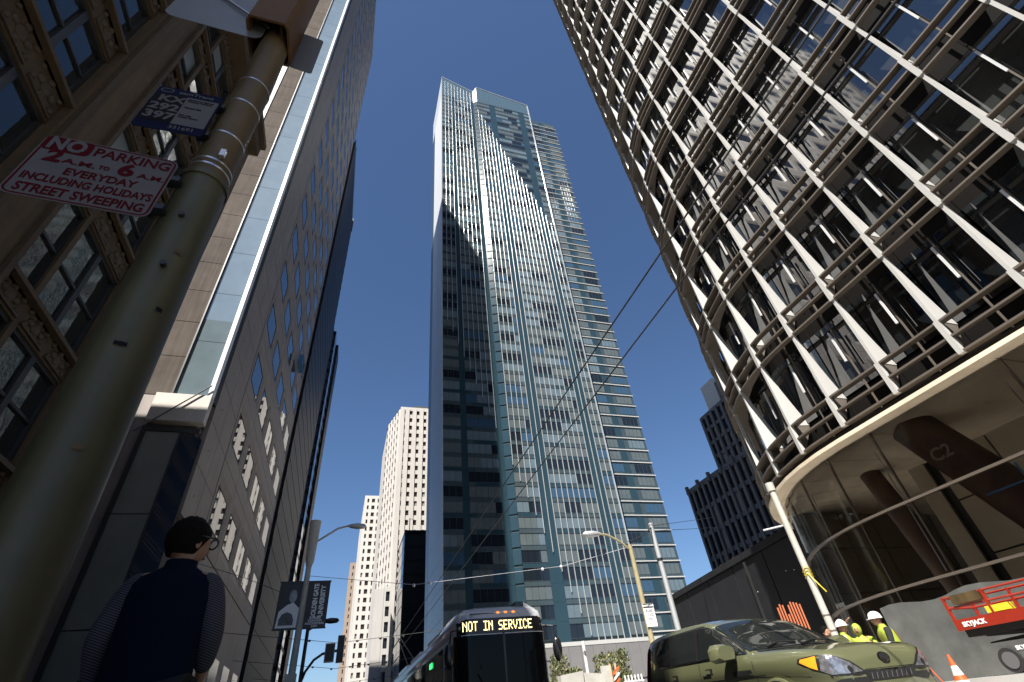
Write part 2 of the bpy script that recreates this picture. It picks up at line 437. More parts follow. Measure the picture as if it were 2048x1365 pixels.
# upper tower storeys of pale panels with a window grid
pan = MB(); wp, hp = 2.6, 3.9
def frame_panel(mb, w, h, ow, oh, dep, bev):
    """panel in the YZ plane facing +X with a bevelled window opening, centre at origin"""
    o = [(-w / 2, -h / 2), (w / 2, -h / 2), (w / 2, h / 2), (-w / 2, h / 2)]
    b = [(-ow / 2 - bev, -oh / 2 - bev), (ow / 2 + bev, -oh / 2 - bev), (ow / 2 + bev, oh / 2 + bev), (-ow / 2 - bev, oh / 2 + bev)]
    i = [(-ow / 2, -oh / 2), (ow / 2, -oh / 2), (ow / 2, oh / 2), (-ow / 2, oh / 2)]
    vs = [(-dep, y, z) for y, z in o] + [(0, y, z) for y, z in o] + [(0, y, z) for y, z in b] + [(-dep, y, z) for y, z in i]
    fs = []
    for k in range(4):
        n = (k + 1) % 4
        fs += [(k, n, 4 + n, 4 + k), (4 + k, 4 + n, 8 + n, 8 + k), (8 + k, 8 + n, 12 + n, 12 + k)]
    return mb.add(vs, fs)
wp, hp = 2.6, 3.9

ab = thing('alley_blocker', 'unseen added block hiding sky in the alley between office building and granite tower', 'building', (-40, 27, 0))  # added out of view to keep alley sky out of the lobby glass
MB().box(-50, -30, 22.6, 32.4, 0, 30).build('wall', 'tan_stone', ab)
for r in range(6):
    for c in range(3): MB().box(-30, -29.94, 23.2 + c * 3, 25 + c * 3, 3 + r * 4.4, 5.6 + r * 4.4).build('window', 'far_window', ab)
# ================================================================ GRANITE TOWER (left)
gt = thing('granite_tower', 'tall brown granite tower with rows of square blue reflecting windows and a glazed corner strip', 'building', (-10, 50, 0))
MB().box(-112, -10.42, 32.9, 71.0, 0, 176).build('wall', 'granite_joint', gt)
MB().box(-10.42, -10.14, 40.0, 70.4, 12.5, 176).build('wall_lining', 'granite_joint', gt)
PW, PH = 6.2, 6.5
pm_ = frame_panel(MB(), PW - .05, PH - .05, 4.1, 3.0, .13, .7).mesh('granite_panel', 'granite')
gm_ = MB().quad((0, -2.03, -1.5), (0, 2.03, -1.5), (0, 2.03, 1.5), (0, -2.03, 1.5)).mesh('window', 'blue_glass')
fm_ = MB()
for a, b, c, d in [(-2.03, 2.03, -1.5, -1.42), (-2.03, 2.03, 1.42, 1.5), (-2.03, -1.95, -1.42, 1.42), (1.95, 2.03, -1.42, 1.42)]: fm_.box(-.02, .03, a, b, c, d)
fm_ = fm_.mesh('window_frame', 'black_metal')
ip = []; iw = []; iff = []
for r in range(25):
    zc = 15.8 + r * PH
    for c in range(5):
        yc = 43.0 + c * PW
        ip.append((pm_, (-10.0, yc, zc), 0)); iw.append((gm_, (-10.12, yc, zc), 0)); iff.append((fm_, (-10.118, yc, zc), 0))
pieces('granite_panel', ip, gt); pieces('window', iw, gt); pieces('window_frame', iff, gt)
# blank corner strip: two columns of plain panels with a fixing hole
bl = MB().box(-.36, 0, -1.46, 1.46, -1.6, 1.6)
bl = bl.mesh('granite_panel', 'granite')
ih = []
for r in range(49):
    z = 14.18 + r * 3.25
    ih.append((bl, (-10.0 + (.004 if r % 2 else 0), 35.3, z), 0)); ih.append((bl, (-10.004 - (.006 if r % 3 else 0), 38.3, z), 0))
pieces('granite_panel', ih, gt, 90)
dot = MB().path([(-.02, 0, 0), (.012, 0, 0)], .07, 8).mesh('fixing', 'granite_joint')
pieces('fixing', [(dot, (-10.0, 35.3, 14.18 + r * 3.25), 0) for r in range(20)], gt)
MB().box(-10.42, -10.03, 32.95, 33.78, 20, 176).build('reveal', 'black_granite', gt)
MB().box(-10.42, -10.0, 39.9, 71.0, 0, 12.45).build('base_wall', 'granite', gt)
for k in range(5): MB().box(-10.2, -9.97, 41.2 + k * 6.2, 44.8 + k * 6.2, .5, 7.5).build('shop_window', 'bronze_window', gt)
MB().box(-10.42, -10.0, 71.0 - .6, 71.0, 12.45, 176).build('granite_panel', 'granite', gt)
# west face (towards the camera): glazed corner strip, stone piers, ledge paled as if sunlit
for r in range(32):
    z = 20.0 + r * 4.9
    MB().box(-12.42, -10.3, 32.72, 32.78, z, z + 4.86).build('strip_pane', 'strip_glass', gt)
MB().box(-10.3, -10.02, 32.3, 32.95, 20.0, 176).build('corner_mullion', 'white_metal', gt)
MB().box(-12.52, -12.42, 32.5, 32.95, 20.0, 176).build('strip_mullion', 'black_metal', gt)
MB().box(-13.25, -10.0, 32.24, 32.95, 17.95, 19.98).build('ledge', 'sunlit_sill', gt)
pl_ = MB().box(-.2, 0, -.95, .95, -1.6, 1.6).mesh('west_panel', 'granite_shaded')
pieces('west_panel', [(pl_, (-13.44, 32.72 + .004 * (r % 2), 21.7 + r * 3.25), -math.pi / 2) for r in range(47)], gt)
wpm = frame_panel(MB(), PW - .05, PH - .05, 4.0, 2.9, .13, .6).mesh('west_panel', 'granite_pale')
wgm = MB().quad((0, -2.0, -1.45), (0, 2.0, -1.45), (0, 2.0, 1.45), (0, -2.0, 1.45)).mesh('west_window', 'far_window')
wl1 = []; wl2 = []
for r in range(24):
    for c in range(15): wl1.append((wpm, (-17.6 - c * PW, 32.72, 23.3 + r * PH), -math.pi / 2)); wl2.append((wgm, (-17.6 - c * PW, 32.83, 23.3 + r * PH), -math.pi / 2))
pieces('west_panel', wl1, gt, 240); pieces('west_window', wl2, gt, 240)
MB().box(-112, -13.26, 32.6, 32.9, 0, 19.96).build('pier', 'granite', gt)
# glazed display bay at street level
for z0, z1 in [(.1, 6.2), (6.26, 11.95), (12.01, 17.2)]: MB().box(-13.0, -11.12, 32.42, 32.5, z0, z1).build('bay_panel', 'dull_panel', gt)
MB().box(-13.25, -13.0, 32.3, 32.6, 0, 17.5).box(-13.0, -10.02, 32.32, 32.6, 17.22, 17.5).box(-11.12, -11.0, 32.3, 32.6, 0, 17.22).build('bay_frame', 'dark_frame', gt)
MB().hexa([(-10.98, 32.28, 3.0), (-10.02, 33.24, 3.0), (-10.06, 33.28, 3.0), (-11.02, 32.32, 3.0), (-10.98, 32.28, 17.2), (-10.02, 33.24, 17.2), (-10.06, 33.28, 17.2), (-11.02, 32.32, 17.2)]).build('bay_pane', 'blue_glass', gt)
MB().box(-10.62, -10.0, 32.3, 32.9, 0, 2.98).build('pier', 'granite', gt)
MB().path([(-13.55, 32.1, 17.0), (-10.15, 32.1, 20.7)], .045, 8).build('stay_rod', 'black_metal', gt)
cr_ = thing('cleaning_cradle', 'small blue cleaning cradle hanging on the granite tower near its far edge', 'cradle', (-9.5, 62.5, 44))
MB().box(-9.85, -9.2, 61.2, 64.0, 44, 44.15).build('platform', 'cradle_blue', cr_)
for a in (61.2, 63.9): MB().box(-9.85, -9.2, a, a + .1, 44.15, 45.3).build('end_frame', 'cradle_blue', cr_)
for zz in (44.6, 45.2): MB().box(-9.25, -9.18, 61.3, 63.9, zz, zz + .12).build('rail', 'black_metal', cr_)

# ================================================================ DARK GLASS TOWER (left, beyond the cross street)
dt = thing('dark_tower', 'black glass tower with a lower blue striped wing beyond the granite tower', 'building', (-10, 90, 0))
MB().box(-40, -10.3, 75, 106, 0, 128).build('wall', 'black_granite', dt)
for r in range(38):
    MB().box(-10.3, -10.12, 75, 106.02, 4 + r * 3.3, 6.3 + r * 3.3).build('window_band', 'black_granite', dt)
    MB().box(-10.3, -10.08, 75, 106.04, 6.3 + r * 3.3, 7.28 + r * 3.3).build('spandrel_band', 'black_granite', dt)
MB().box(-10.3, -10.1, 79, 105, 128, 132).build('parapet_screen', 'pane_blue', dt)
MB().box(-10.4, -9.9, 104.6, 106, 128, 133).build('parapet_post', 'black_metal', dt)
MB().box(-40, -10.4, 106.05, 128, 0, 91).build('wing', 'black_granite', dt)
for r in range(27):
    MB().box(-10.4, -9.7, 111.0, 120, 3 + r * 3.25, 5.5 + r * 3.25).build('wing_window_band', 'stripe_glass', dt)
    MB().box(-10.4, -9.72, 111.0, 120, 5.5 + r * 3.25, 6.24 + r * 3.25).build('wing_spandrel', 'black_granite', dt)
MB().box(-10.4, -9.3, 120.1, 128, 0, 93).build('wing_pier', 'black_granite', dt)

# ================================================================ BLUE GLASS TOWER (centre)
bt = thing('glass_tower', 'tall blue glass skyscraper with white vertical fins standing in the centre', 'building', (37, 92, 0))
FH = 2.79; Z0 = 9.85
YA, YB = 81.35, 80.75                                     # left front plane, right front plane (proud, with a chamfer)
def topz(x): return 197.6 - .52 * (x - 14.6) if x < 26.6 else 194.6 - .205 * (x - 27.8)
core = [(14.72, YA + .2), (26.4, YA + .2), (27.7, YB + .2), (48.1, YB + .2), (48.1, 101), (14.72, 101)]
MB().prism(core, 0, 186).build('core', 'tower_core', bt)
MB().prism([(48.12, 83.25), (59.6, 83.25), (59.6, 101), (48.12, 101)], 0, 185.0).build('core', 'tower_core', bt)
# crown: sloping glass screen
def crown(x0, y0, x1, y1, z0):
    n = max(2, int((x1 - x0) / 1.15))
    for i in range(n):
        a = i / n; b = (i + 1) / n; xa = x0 + (x1 - x0) * a; xb = x0 + (x1 - x0) * b; ya = y0 + (y1 - y0) * a; yb = y0 + (y1 - y0) * b
        MB().hexa([(xa + .02, ya, z0), (xb - .02, yb, z0), (xb - .02, yb + .12, z0), (xa + .02, ya + .12, z0), (xa + .02, ya, topz(xa)), (xb - .02, yb, topz(xb)), (xb - .02, yb + .12, topz(xb)), (xa + .02, ya + .12, topz(xa))]).build('crown_pane', 'crown_glass', bt)
    MB().beam((x0, y0, topz(x0) + .1), (x1, y1, topz(x1) + .1), .3, .25).build('crown_rail', 'tower_mullion', bt)
crown(14.6, YA, 26.4, YA, 183.2); crown(27.7, YB, 48.2, YB, 183.2)
MB().quad((26.4, YA, 183.2), (27.7, YB, 183.2), (27.7, YB, topz(27.8)), (26.4, YA, topz(26.4))).build('crown_pane', 'white_metal', bt)
MB().box(14.6, 14.72, YA, 101, 183.2, 197.4).build('crown_pane', 'white_metal', bt)
# panes: a column grid on each front plane
def pane_mesh(w, mat, h=1.95): return MB().box(-w / 2, w / 2, 0, .16, 0, h).mesh('window', mat)
def span_mesh(w, mat): return MB().box(-w / 2, w / 2, -.04, .16, 0, FH - 1.97).mesh('spandrel', mat)
CW = 1.16
PMs = {k: pane_mesh(CW - .07, k) for k in ('pane_blind', 'pane_pale', 'pane_dark', 'pane_blue', 'teal_glass')}
TEAL = {k: pane_mesh(CW - .015, k, FH - .02) for k in ('teal_glass',)}
LINE = MB().box(-.6, .6, -.07, .02, 0, .09).mesh('floor_line', 'floor_line')
SPs = {k: span_mesh(CW - .015, k) for k in ('teal_pale', 'teal_glass', 'pane_pale')}
win = []; spn = []; tel = []; lines = []
random.seed(21)
cols = [(14.62 + CW * (i + .5) * (11.78 / (CW * 10)), YA, i, 'L') for i in range(10)] + [(27.75 + CW * (i + .5) * (20.4 / (CW * 18)), YB, i, 'R') for i in range(18)]
tel_ch = [MB().quad((-.65, .3, 0), (.65, -.3, 0), (.65, -.3, 2.4), (-.65, .3, 2.4)).mesh('window', k) for k in ('teal_glass', 'teal_glass')]
def style(n, i, side):
    if side == 'L': return i in (3,) or i == 9
    return i in (4, 5, 14, 15) if n > 2 else i in (4, 5, 14)
for n in range(62):
    z = Z0 + n * FH
    run = 0; mat = 'pane_blind'
    for x, y, i, side in cols:
        if run <= 0:
            run = random.choice((2, 3, 3, 4, 5)); q = random.random()
            up = n / 62
            if q < .24: mat = 'pane_dark'
            elif q < .36: mat = 'pane_blue'
            elif q < .58 + .1 * up: mat = 'pane_pale'
            else: mat = 'pane_blind'
        run -= 1
        if style(n, i, side): tel.append((TEAL['teal_glass'], (x, y, z), 0)); run = 0; continue
        win.append((PMs[mat], (x, y, z + .42), 0))
        spn.append((SPs['teal_pale' if (n * 7 + i // 5) % 3 else 'teal_glass'], (x, y, z + 2.38), 0))
        lines.append((LINE, (x, y, z + 2.36), 0)); lines.append((LINE, (x, y, z + .36), 0))
    tel.append((tel_ch[n % 2], (27.05, (YA + YB) / 2, z + .2), 0))
pieces('window', win, bt, 200); pieces('spandrel', spn, bt, 150); pieces('window_panel', tel, bt, 120); pieces('floor_line', lines, bt, 60)
# white fins, each a full-height bar with its own start and end
def zlow(x): return 69.9 - (x - 17.05) * 2.86 if x < 26.5 else max(Z0 - .1, 37.7 - (x - 28.1) * 2.76)
def ztop(x): return topz(x) - 2.5 if x < 26.6 else 180.5 - (x - 26.6) * 3.16
finx = [(14.62 + 11.78 * k / 10, YA) for k in range(1, 10)] + [(27.75, YB)] + [(27.75 + 20.4 * k / 18, YB) for k in range(1, 18)]
for x, y in finx:
    a, b = zlow(x), ztop(x)
    if b > a:
        sec = [(x - .042, y + .02), (x - .042, y - .22)] + [(x - .042 * math.cos(t_), y - .22 - .05 * math.sin(t_)) for t_ in [math.pi * i_ / 8 for i_ in range(1, 8)]] + [(x + .042, y - .22), (x + .042, y + .02)]
        MB().prism(sec, a, b).build('fin', 'tower_mullion', bt, smooth=True)
MB().box(48.1, 48.3, YB - .3, YB + .5, Z0, 190).build('fin', 'tower_mullion', bt)
MB().box(14.52, 14.68, YA - .1, YA + .1, Z0, 197).build('corner_trim', 'tower_mullion', bt)
# right, lower wing with white floor bands
SPM = {k: pane_mesh(.86, k, 1.75) for k in ('pane_blind', 'pane_dark', 'pane_blue', 'pane_pale')}
TPM = {k: pane_mesh(1.6, k, 2.3) for k in ('teal_glass',)}
ws = []
for n in range(62):
    z = Z0 + .9 + n * FH
    MB().box(48.32, 59.75, 82.93, 83.26, z - .10, z + .10).build('floor_band', 'white_band', bt)
    x = 48.9
    for blk, cnt in ((0, 4), (1, 1), (0, 4)):
        if blk: ws.append((TPM['teal_glass'], (x + .5, 83.08, z + .2), 0)); x += 2.3; continue
        q = random.random(); mt = 'pane_blind' if q < .4 else 'pane_pale' if q < .55 else 'pane_blue' if q < .85 else 'pane_dark'
        for k in range(cnt): ws.append((SPM[mt], (x + .45, 83.08, z + .55), 0)); x += .96
        x += .25
MB().box(48.35, 59.62, 83.12, 83.25, Z0, 184.6).build('spandrel_glass', 'teal_pale', bt)
pieces('window', ws, bt, 100)
# side towards the street: long glass sheets with slanting joints
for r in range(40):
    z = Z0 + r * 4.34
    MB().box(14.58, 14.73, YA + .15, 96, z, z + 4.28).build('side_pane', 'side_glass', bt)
MB().box(14.9, 15.0, 96.1, 101, Z0, 186).build('side_pane', 'pane_blue', bt)
# podium
for k in range(16): MB().box(27.6 + k * 2.02, 29.58 + k * 2.02, 80.35, 81.5, 4.6, 9.24).build('podium_panel', 'podium_panel', bt)
MB().box(14.6, 60, 80.3, 82, 9.25, 9.8).build('podium_cap', 'white_band', bt)
MB().box(14.6, 60, 80.5, 82, 3.9, 4.58).build('podium_band', 'podium_panel', bt)
for k in range(10): MB().box(28 + k * 3.2, 30.6 + k * 3.2, 80.9, 81.3, 0, 3.88).build('shopfront', 'pane_dark', bt)
for k in range(7): MB().box(14.7 + k * 1.84, 16.5 + k * 1.84, 80.6, 81.5, .1, 8.9).build('podium_panel', 'black_granite', bt)

# ================================================================ FIN TOWER (right, rounded corner)
ft = thing('fin_tower', 'huge rounded-corner office tower with white vertical fins and brown sunshade rails', 'building', (30, -8, 0))
XF, YT, RC = 14.7, 10.4, 9.0
def plan(s, n=0.0):
    """point at arc length s along the facade, n metres outward; also the direction angle"""
    if s <= 0: return XF - n, YT + s, 0.0
    if s <= RC * math.pi / 2:
        t = s / RC; return XF + RC - (RC + n) * math.cos(t), YT + (RC + n) * math.sin(t), t
    e = s - RC * math.pi / 2; return XF + RC + e, YT + RC + n, math.pi / 2
FZ, FHT, NF = 7.1, 3.72, 27
BW = 1.95
KS = range(-14, 9)
sk = [-0.4 + BW * k for k in KS]
# core behind the glass and the plain upper shaft
def ring(n, a=-29.0, b=45.0):
    ss = [a] + [x for x in [0] + [RC * math.pi / 2 * i / 10 for i in range(1, 11)]] + [b]
    return [plan(s, n)[:2] for s in ss]
def shaft(n): r = ring(n); return r + [(r[-1][0], r[0][1])]
MB().prism(shaft(-1.15), 8.0, 300).build('core', 'spandrel_dark', ft)
# meshes in a local frame: local +X = inward, +Y = along the facade; the fins get shallower floor by floor
def finmesh(S):
    z0, z1 = 1.06, FHT - .02
    ins = [(0.0, z0), (.80 * S, z0), (.80 * S, z0 + .05), (.62 * S, z0 + .55), (.36 * S, z0 + 1.5), (.12, z1), (0.0, z1)]
    mb = MB(); t = .045; n = len(ins)
    vs = [(a, -t, z) for a, z in ins] + [(a, t, z) for a, z in ins]
    mb.add(vs, [tuple(range(n))[::-1], tuple(range(n, 2 * n))] + [(i, (i + 1) % n, n + (i + 1) % n, n + i) for i in range(n)])
    return mb.mesh('fin', 'pearl_fin')
NOSE = MB().box(-.05, .09, -.07, .07, -.02, 1.06).mesh('fin_joint', 'pearl_fin')
def floor_set(S):
    D = .80 * S
    brc = MB().add([(.02, -.03, 1.06), (D, -.03, 1.06), (.10, -.03, -.01), (.02, -.03, -.01), (.02, .03, 1.06), (D, .03, 1.06), (.10, .03, -.01), (.02, .03, -.01)],
        [(0, 1, 2, 3), (7, 6, 5, 4), (0, 4, 5, 1), (1, 5, 6, 2), (2, 6, 7, 3), (3, 7, 4, 0)]).mesh('fin_brace', 'fin_brace')
    mul = MB().box(D - .44 * S, D - .44 * S + .05, -.03, .03, 1.9, FHT - .6).mesh('mullion', 'white_metal')
    mul2 = MB().box(D - .20, D - .14, -.02, .02, -.05, FHT - .1).mesh('mullion', 'sunshade')
    gl = [MB().box(D - .02, D + .03, -BW / 2 + .03, BW / 2 - .03, 1.12, FHT - .05).mesh('pane', m) for m in ('curtain_glass', 'curtain_glass_b', 'curtain_glass_c')]
    spd = MB().box(D + .04, D + .10, -BW / 2 + .01, BW / 2 - .01, -.05, 1.08).mesh('spandrel', 'spandrel_dark')
    return finmesh(S), brc, mul, mul2, gl, spd
SLIM = finmesh(.30); MIDF = finmesh(.6)
SETS = [floor_set(S) for S in (1.0, .93, .84, .74, .64, .55, .48)]
fi, nj, br, mu, mv, pn, sd = [], [], [], [], [], [], []
random.seed(5)
for f in range(NF):
    z = FZ + f * FHT
    FIN, BRC, MUL, MUL2, GL, SPD = SETS[min(f, len(SETS) - 1)]
    for s in sk:
        if s > 1.8: _, BRC, MUL, MUL2, GL, SPD = SETS[0]
        x, y, t = plan(s); it = (x, y, z)
        fi.append((SLIM if s > 4.5 else MIDF if s > 1.8 and f > 2 else FIN, it, -t)); nj.append((NOSE, it, -t)); br.append((BRC, it, -t))
        x, y, t = plan(s + BW / 2); it = (x, y, z)
        mu.append((MUL, it, -t)); mv.append((MUL2, it, -t))
        pn.append((random.choice(GL + GL[:1]), it, -t)); sd.append((SPD, it, -t))
pieces('fin', fi, ft, 300); pieces('fin_joint', nj, ft, 120); pieces('fin_brace', br, ft, 200); pieces('mullion', mu, ft, 150); pieces('mullion', mv, ft, 150)
pieces('pane', pn, ft, 300); pieces('spandrel', sd, ft, 200)
# sunshade rails: three a floor, each one long bar round the corner
ssam = [-28.0, -14.0, 0] + [RC * math.pi / 2 * i / 14 for i in range(1, 15)] + [RC * math.pi / 2 + 12]
def rail(z, n0, n1, h, name, mat, ss=ssam, wide=0.0):
    mb = MB(); vs = []; fs = []
    for s in ss:
        k_ = min(1, max(0, (s - 1.5) / 4.0)) * wide
        a = plan(s, n0 - k_); b = plan(s, n1 + k_ * .15)
        vs += [(a[0], a[1], z), (b[0], b[1], z), (b[0], b[1], z + h), (a[0], a[1], z + h)]
    for i in range(len(ss) - 1):
        for k in range(4): fs.append((i * 4 + k, i * 4 + (k + 1) % 4, i * 4 + 4 + (k + 1) % 4, i * 4 + 4 + k))
    fs += [(0, 1, 2, 3), ((len(ss) - 1) * 4 + 3, (len(ss) - 1) * 4 + 2, (len(ss) - 1) * 4 + 1, (len(ss) - 1) * 4)]
    mb.add(vs, fs); return mb.build(name, mat, ft)
for f in range(NF + 1):
    z = FZ + f * FHT
    for dz, dep in ((0.0, .20), (.48, .15), (1.0, .22)): rail(z + dz, -dep, .03, .06, 'sunshade_rail', 'sunshade', ssam, .42 if dz != .47 else .1)
# upper shaft, coarse
MB().prism(shaft(-.8), FZ + NF * FHT + 1.2, 300).build('upper_shaft', 'curtain_glass_b', ft)
up = MB()
for s in sk[::2]:
    x, y, t = plan(s); up.box(x - .06, x + .5, y - .06, y + .06, FZ + NF * FHT + 1.2, 298)
up.build('upper_fins', 'pearl_fin', ft, kind='stuff')
# black recess, soffit panels, lobby glass
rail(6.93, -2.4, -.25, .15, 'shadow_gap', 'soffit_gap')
rail(6.72, -.36, .05, .12, 'soffit_edge', 'soffit', )
sss = [-28 + 3.9 * i for i in range(7)] + [-.6, 1.55, 3.6, 5.6, 7.6, 9.8, 12.0, 14.1, 18, 26]
for a, b in zip(sss, sss[1:]):
    p = [plan(a + .02, -.38), plan(b - .02, -.38), plan(b - .02, -7.5), plan(a + .02, -7.5)]
    MB().prism([q[:2] for q in p], 6.76, 6.86).build('soffit_panel', 'soffit', ft)
MB().box(23, 60, -36, 10, 6.8, 7.0).build('soffit_panel', 'soffit', ft)
gs = [-28 + 3.9 * i for i in range(7)] + [-.6, 1.35, 3.3, 5.25, 7.2, 9.15, 11.1, 13.05]
for a, b in zip(gs, gs[1:]):
    for z0, z1 in ((.2, 2.62), (2.70, 4.55), (4.63, 6.75)):
        p = [plan(a + .02, -.55), plan((a + b) / 2, -.55), plan(b - .02, -.55)]; mb = MB()
        mb.add([(q[0], q[1], z) for z in (z0, z1) for q in p], [(0, 1, 4, 3), (1, 2, 5, 4)]); mb.build('lobby_pane', 'lobby_glass', ft)
    q = plan(a, -.60); MB().box(q[0] - .02, q[0] + .05, q[1] - .025, q[1] + .025, .2, 6.75).build('lobby_mullion', 'transom', ft)
    q = plan(a + .35, -.9); MB().path([(q[0], q[1], 2.8), (q[0], q[1], 6.3)], .018, 6).build('hanger_rod', 'steel', ft)
rail(2.62, -.60, -.48, .07, 'transom', 'transom', [-28, -14, 0] + ssam[3:16]); rail(4.55, -.60, -.48, .07, 'transom', 'transom', [-28, -14, 0] + ssam[3:16])
# interior: tiled walls, megacolumns
tl = MB().box(0, .08, -.93, .93, -.83, .83).mesh('wall_tile', 'lobby_tile')
tls = []
for r in range(4):
    for c in range(16): tls.append((tl, (XF + 5.2, -18.5 + c * 1.92, .95 + r * 1.72), 0))
for r_ in range(4):
    for c in range(9): tls.append((tl, (18.95 + 1.0 + c * 1.92, 16.72, .95 + r_ * 1.72), -math.pi / 2 + math.pi))
pieces('wall_tile', tls, ft)
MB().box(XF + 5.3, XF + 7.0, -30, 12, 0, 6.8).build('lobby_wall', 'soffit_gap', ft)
MB().box(XF + 5.2, 50, 11.6, 12.2, 0, 6.8).build('lobby_wall', 'lobby_tile', ft)
MB().box(18.9, 50, 16.8, 17.2, .05, 6.75).build('lobby_wall', 'dull_panel', ft)
MB().prism(shaft(-.7), -.02, .05).build('lobby_floor', 'lobby_floor', ft)
def col(x0, y0, x1, y1, w, name):
    return MB().path([(x0, y0, .05), (x1, y1, 6.76)], w / 2, 28).build(name, 'rust_column', ft, smooth=True)
col(16.75, 6.2, 16.35, 9.2, 1.2, 'column'); col(18.6, 11.6, 18.4, 12.6, .7, 'column'); col(17.0, -4.0, 16.8, -2.0, 1.1, 'column')
text('column_number', 'C2', .5, 'transom', ft, (15.72, 8.55, 5.5), (0, -1, 0), (0, 0, 1), bold=.01)
for (y, z) in ((7.6, 4.9),): 
    MB().box(15.33, 15.35, 6.0, 8.0, 4.05, 4.09).box(15.33, 15.35, 7.0, 7.04, 3.6, 4.5).build('survey_mark', 'cradle_blue', ft)
# leaning white pole at the rounded corner
wp_ = thing('white_pole', 'tall white pole wrapped with yellow tape at the rounded glass corner', 'pole', (14.55, 13.65, 0))
MB().path([(14.55, 13.65, 0), (14.55, 13.65, 6.45)], [.11, .11], 12).build('shaft', 'pale_pole', wp_, smooth=True)
MB().path([(14.55, 13.65, 6.4), (14.55, 13.65, 6.7)], [.15, .15], 12).build('cap', 'pale_pole', wp_, smooth=True)
MB().path([(14.55, 13.65, 5.2), (14.1, 14.3, 5.22)], .03, 6).build('side_arm', 'white_metal', wp_)
tp = MB()
for k in range(3): tp.path([(14.55 + .13 * math.cos(t), 13.65 + .13 * math.sin(t), 3.55 + .09 * k + .06 * math.sin(2 * t)) for t in [i * math.pi / 6 for i in range(12)]], .014, 5)
tp.path([(14.45, 13.55, 3.6), (14.5, 13.35, 3.2), (14.6, 13.3, 3.0)], .02, 5); tp.build('tape', 'yellow_paint', wp_)
for k in range(5): MB().path([(14.55, 13.65, .7 + k * .42), (14.55, 13.65, .74 + k * .42)], .118, 12).build('band', 'lens_red' if False else 'transom', wp_)

# ================================================================ FAR BUILDINGS
def grid_face(parent, o, u, W, z0, z1, nc, nr, pier, sph, wall, glz, depth=.5, lim=150, proud=0.0, endp=None, band=False):
    """piers and spandrels standing proud of recessed window panes on a face from o along u"""
    u = Vector((u[0], u[1], 0)).normalized(); n = Vector((u.y, -u.x, 0)); o = Vector((o[0], o[1], 0))
    ang = math.atan2(u.y, u.x); cw = W / nc; ch = (z1 - z0) / nr
    pm1 = MB().box(-pier / 2, pier / 2, -proud, depth, 0, z1 - z0 + .01).mesh('pier', wall)
    s1 = MB().box(-.002, W + .002, .03, depth, -sph / 2, sph / 2).mesh('spandrel', wall)
    w1 = MB().box(-cw / 2 + pier / 2 + .01, cw / 2 - pier / 2 - .01, depth - .06, depth, -ch / 2 + sph / 2, ch / 2 - sph / 2).mesh('window', glz)
    for c in range(nc + 1): link('pier', pm1, parent, tuple(o + u * min(max(c * cw, pier / 2), W - pier / 2) + Vector((0, 0, z0))), ang)
    for r in range(nr + 1): link('spandrel', s1, parent, (o.x, o.y, z0 + r * ch), ang)
    w2_ = w1.copy(); w2_.materials.clear(); w2_.materials.append(MAT['far_blind'])
    rn_ = random.Random(nc * 31 + nr); it = []
    for r in range(nr):
        for c in range(nc): it.append((w2_ if rn_.random() < .10 else w1, tuple(o + u * ((c + .5) * cw) + Vector((0, 0, z0 + (r + .5) * ch))), ang))
    pieces('window', it, parent, lim)
wt = thing('concrete_tower', 'tallest cream concrete tower with sawtooth bays and narrow windows, left of the glass tower', 'building', (30, 200, 0))
MB().prism([(15.6, 190.6), (62, 190.6), (62, 230), (11.9, 230), (11.9, 208.0)], 0, 114.6).build('core', 'far_window', wt)
grid_face(wt, (15.5, 190.0), (1, 0), 46, 0, 115, 15, 31, 1.75, 1.75, 'cream_concrete', 'bronze_window', .55, 130, .35)
p0 = Vector((11.6, 207.7, 0)); p1 = Vector((15.5, 190.0, 0))
for k in range(5):       # sawtooth bays
    a = p0 + (p1 - p0) * k / 5; b = p0 + (p1 - p0) * (k + 1) / 5
    m = Vector((a.x + .9 * (b.x - a.x) - .55, a.y + .72 * (b.y - a.y), 0))
    MB().prism([(a.x, a.y), (m.x, m.y), (b.x, b.y), (b.x + 3, b.y + 1), (a.x + 3, a.y + 1)], 0, 115.3 - .15 * k).build('bay', 'cream_concrete', wt)
    u = (m - a).normalized(); nn = Vector((u.y, -u.x, 0))
    for r in range(31):
        zc = 1.9 + r * 3.71; q = a + u * ((m - a).length * .55) + nn * .02
        MB().beam(q + Vector((0, 0, zc - .9)), q + Vector((0, 0, zc + .9)), .55, .1, (u.x, u.y, 0)).build('bay_window', 'bronze_window', wt)
MB().prism([(11.7, 208), (11.7, 240), (20, 240), (20, 208)], 0, 115).build('wall', 'cream_concrete', wt)
MB().prism([(22, 197), (40, 197), (40, 215), (22, 215)], 115, 121).build('plant_room', 'roof_dark', wt)
wl = thing('podium_block', 'low plain white concrete block with one window column below the cream tower', 'building', (12, 180, 0))
MB().box(9.4, 14.6, 172.5, 188, 0, 38).build('wall', 'white_concrete', wl)
MB().box(9.4, 12.2, 171.9, 172.5, 0, 38).build('pier', 'white_concrete', wl)
grid_face(wl, (12.25, 172.0), (1, 0), 2.4, 0, 38, 1, 9, .6, 1.5, 'white_concrete', 'far_window', .5, 20)
w2 = thing('white_tower', 'shorter white concrete tower with square windows at the end of the street', 'building', (9, 250, 0))
MB().box(5.6, 24, 240.6, 300, 0, 93.4).build('core', 'far_window', w2)
grid_face(w2, (5.1, 240), (1, 0), 19, 0, 94, 7, 28, 1.25, 1.5, 'white_concrete', 'bronze_window', .55, 130)
MB().box(5.1, 24, 240.55, 241, 90.6, 94).build('parapet', 'white_concrete', w2)
grid_face(w2, (5.1, 300), (0, -1), 59, 0, 94, 16, 28, 1.6, 1.5, 'white_concrete', 'bronze_window', .5, 60)
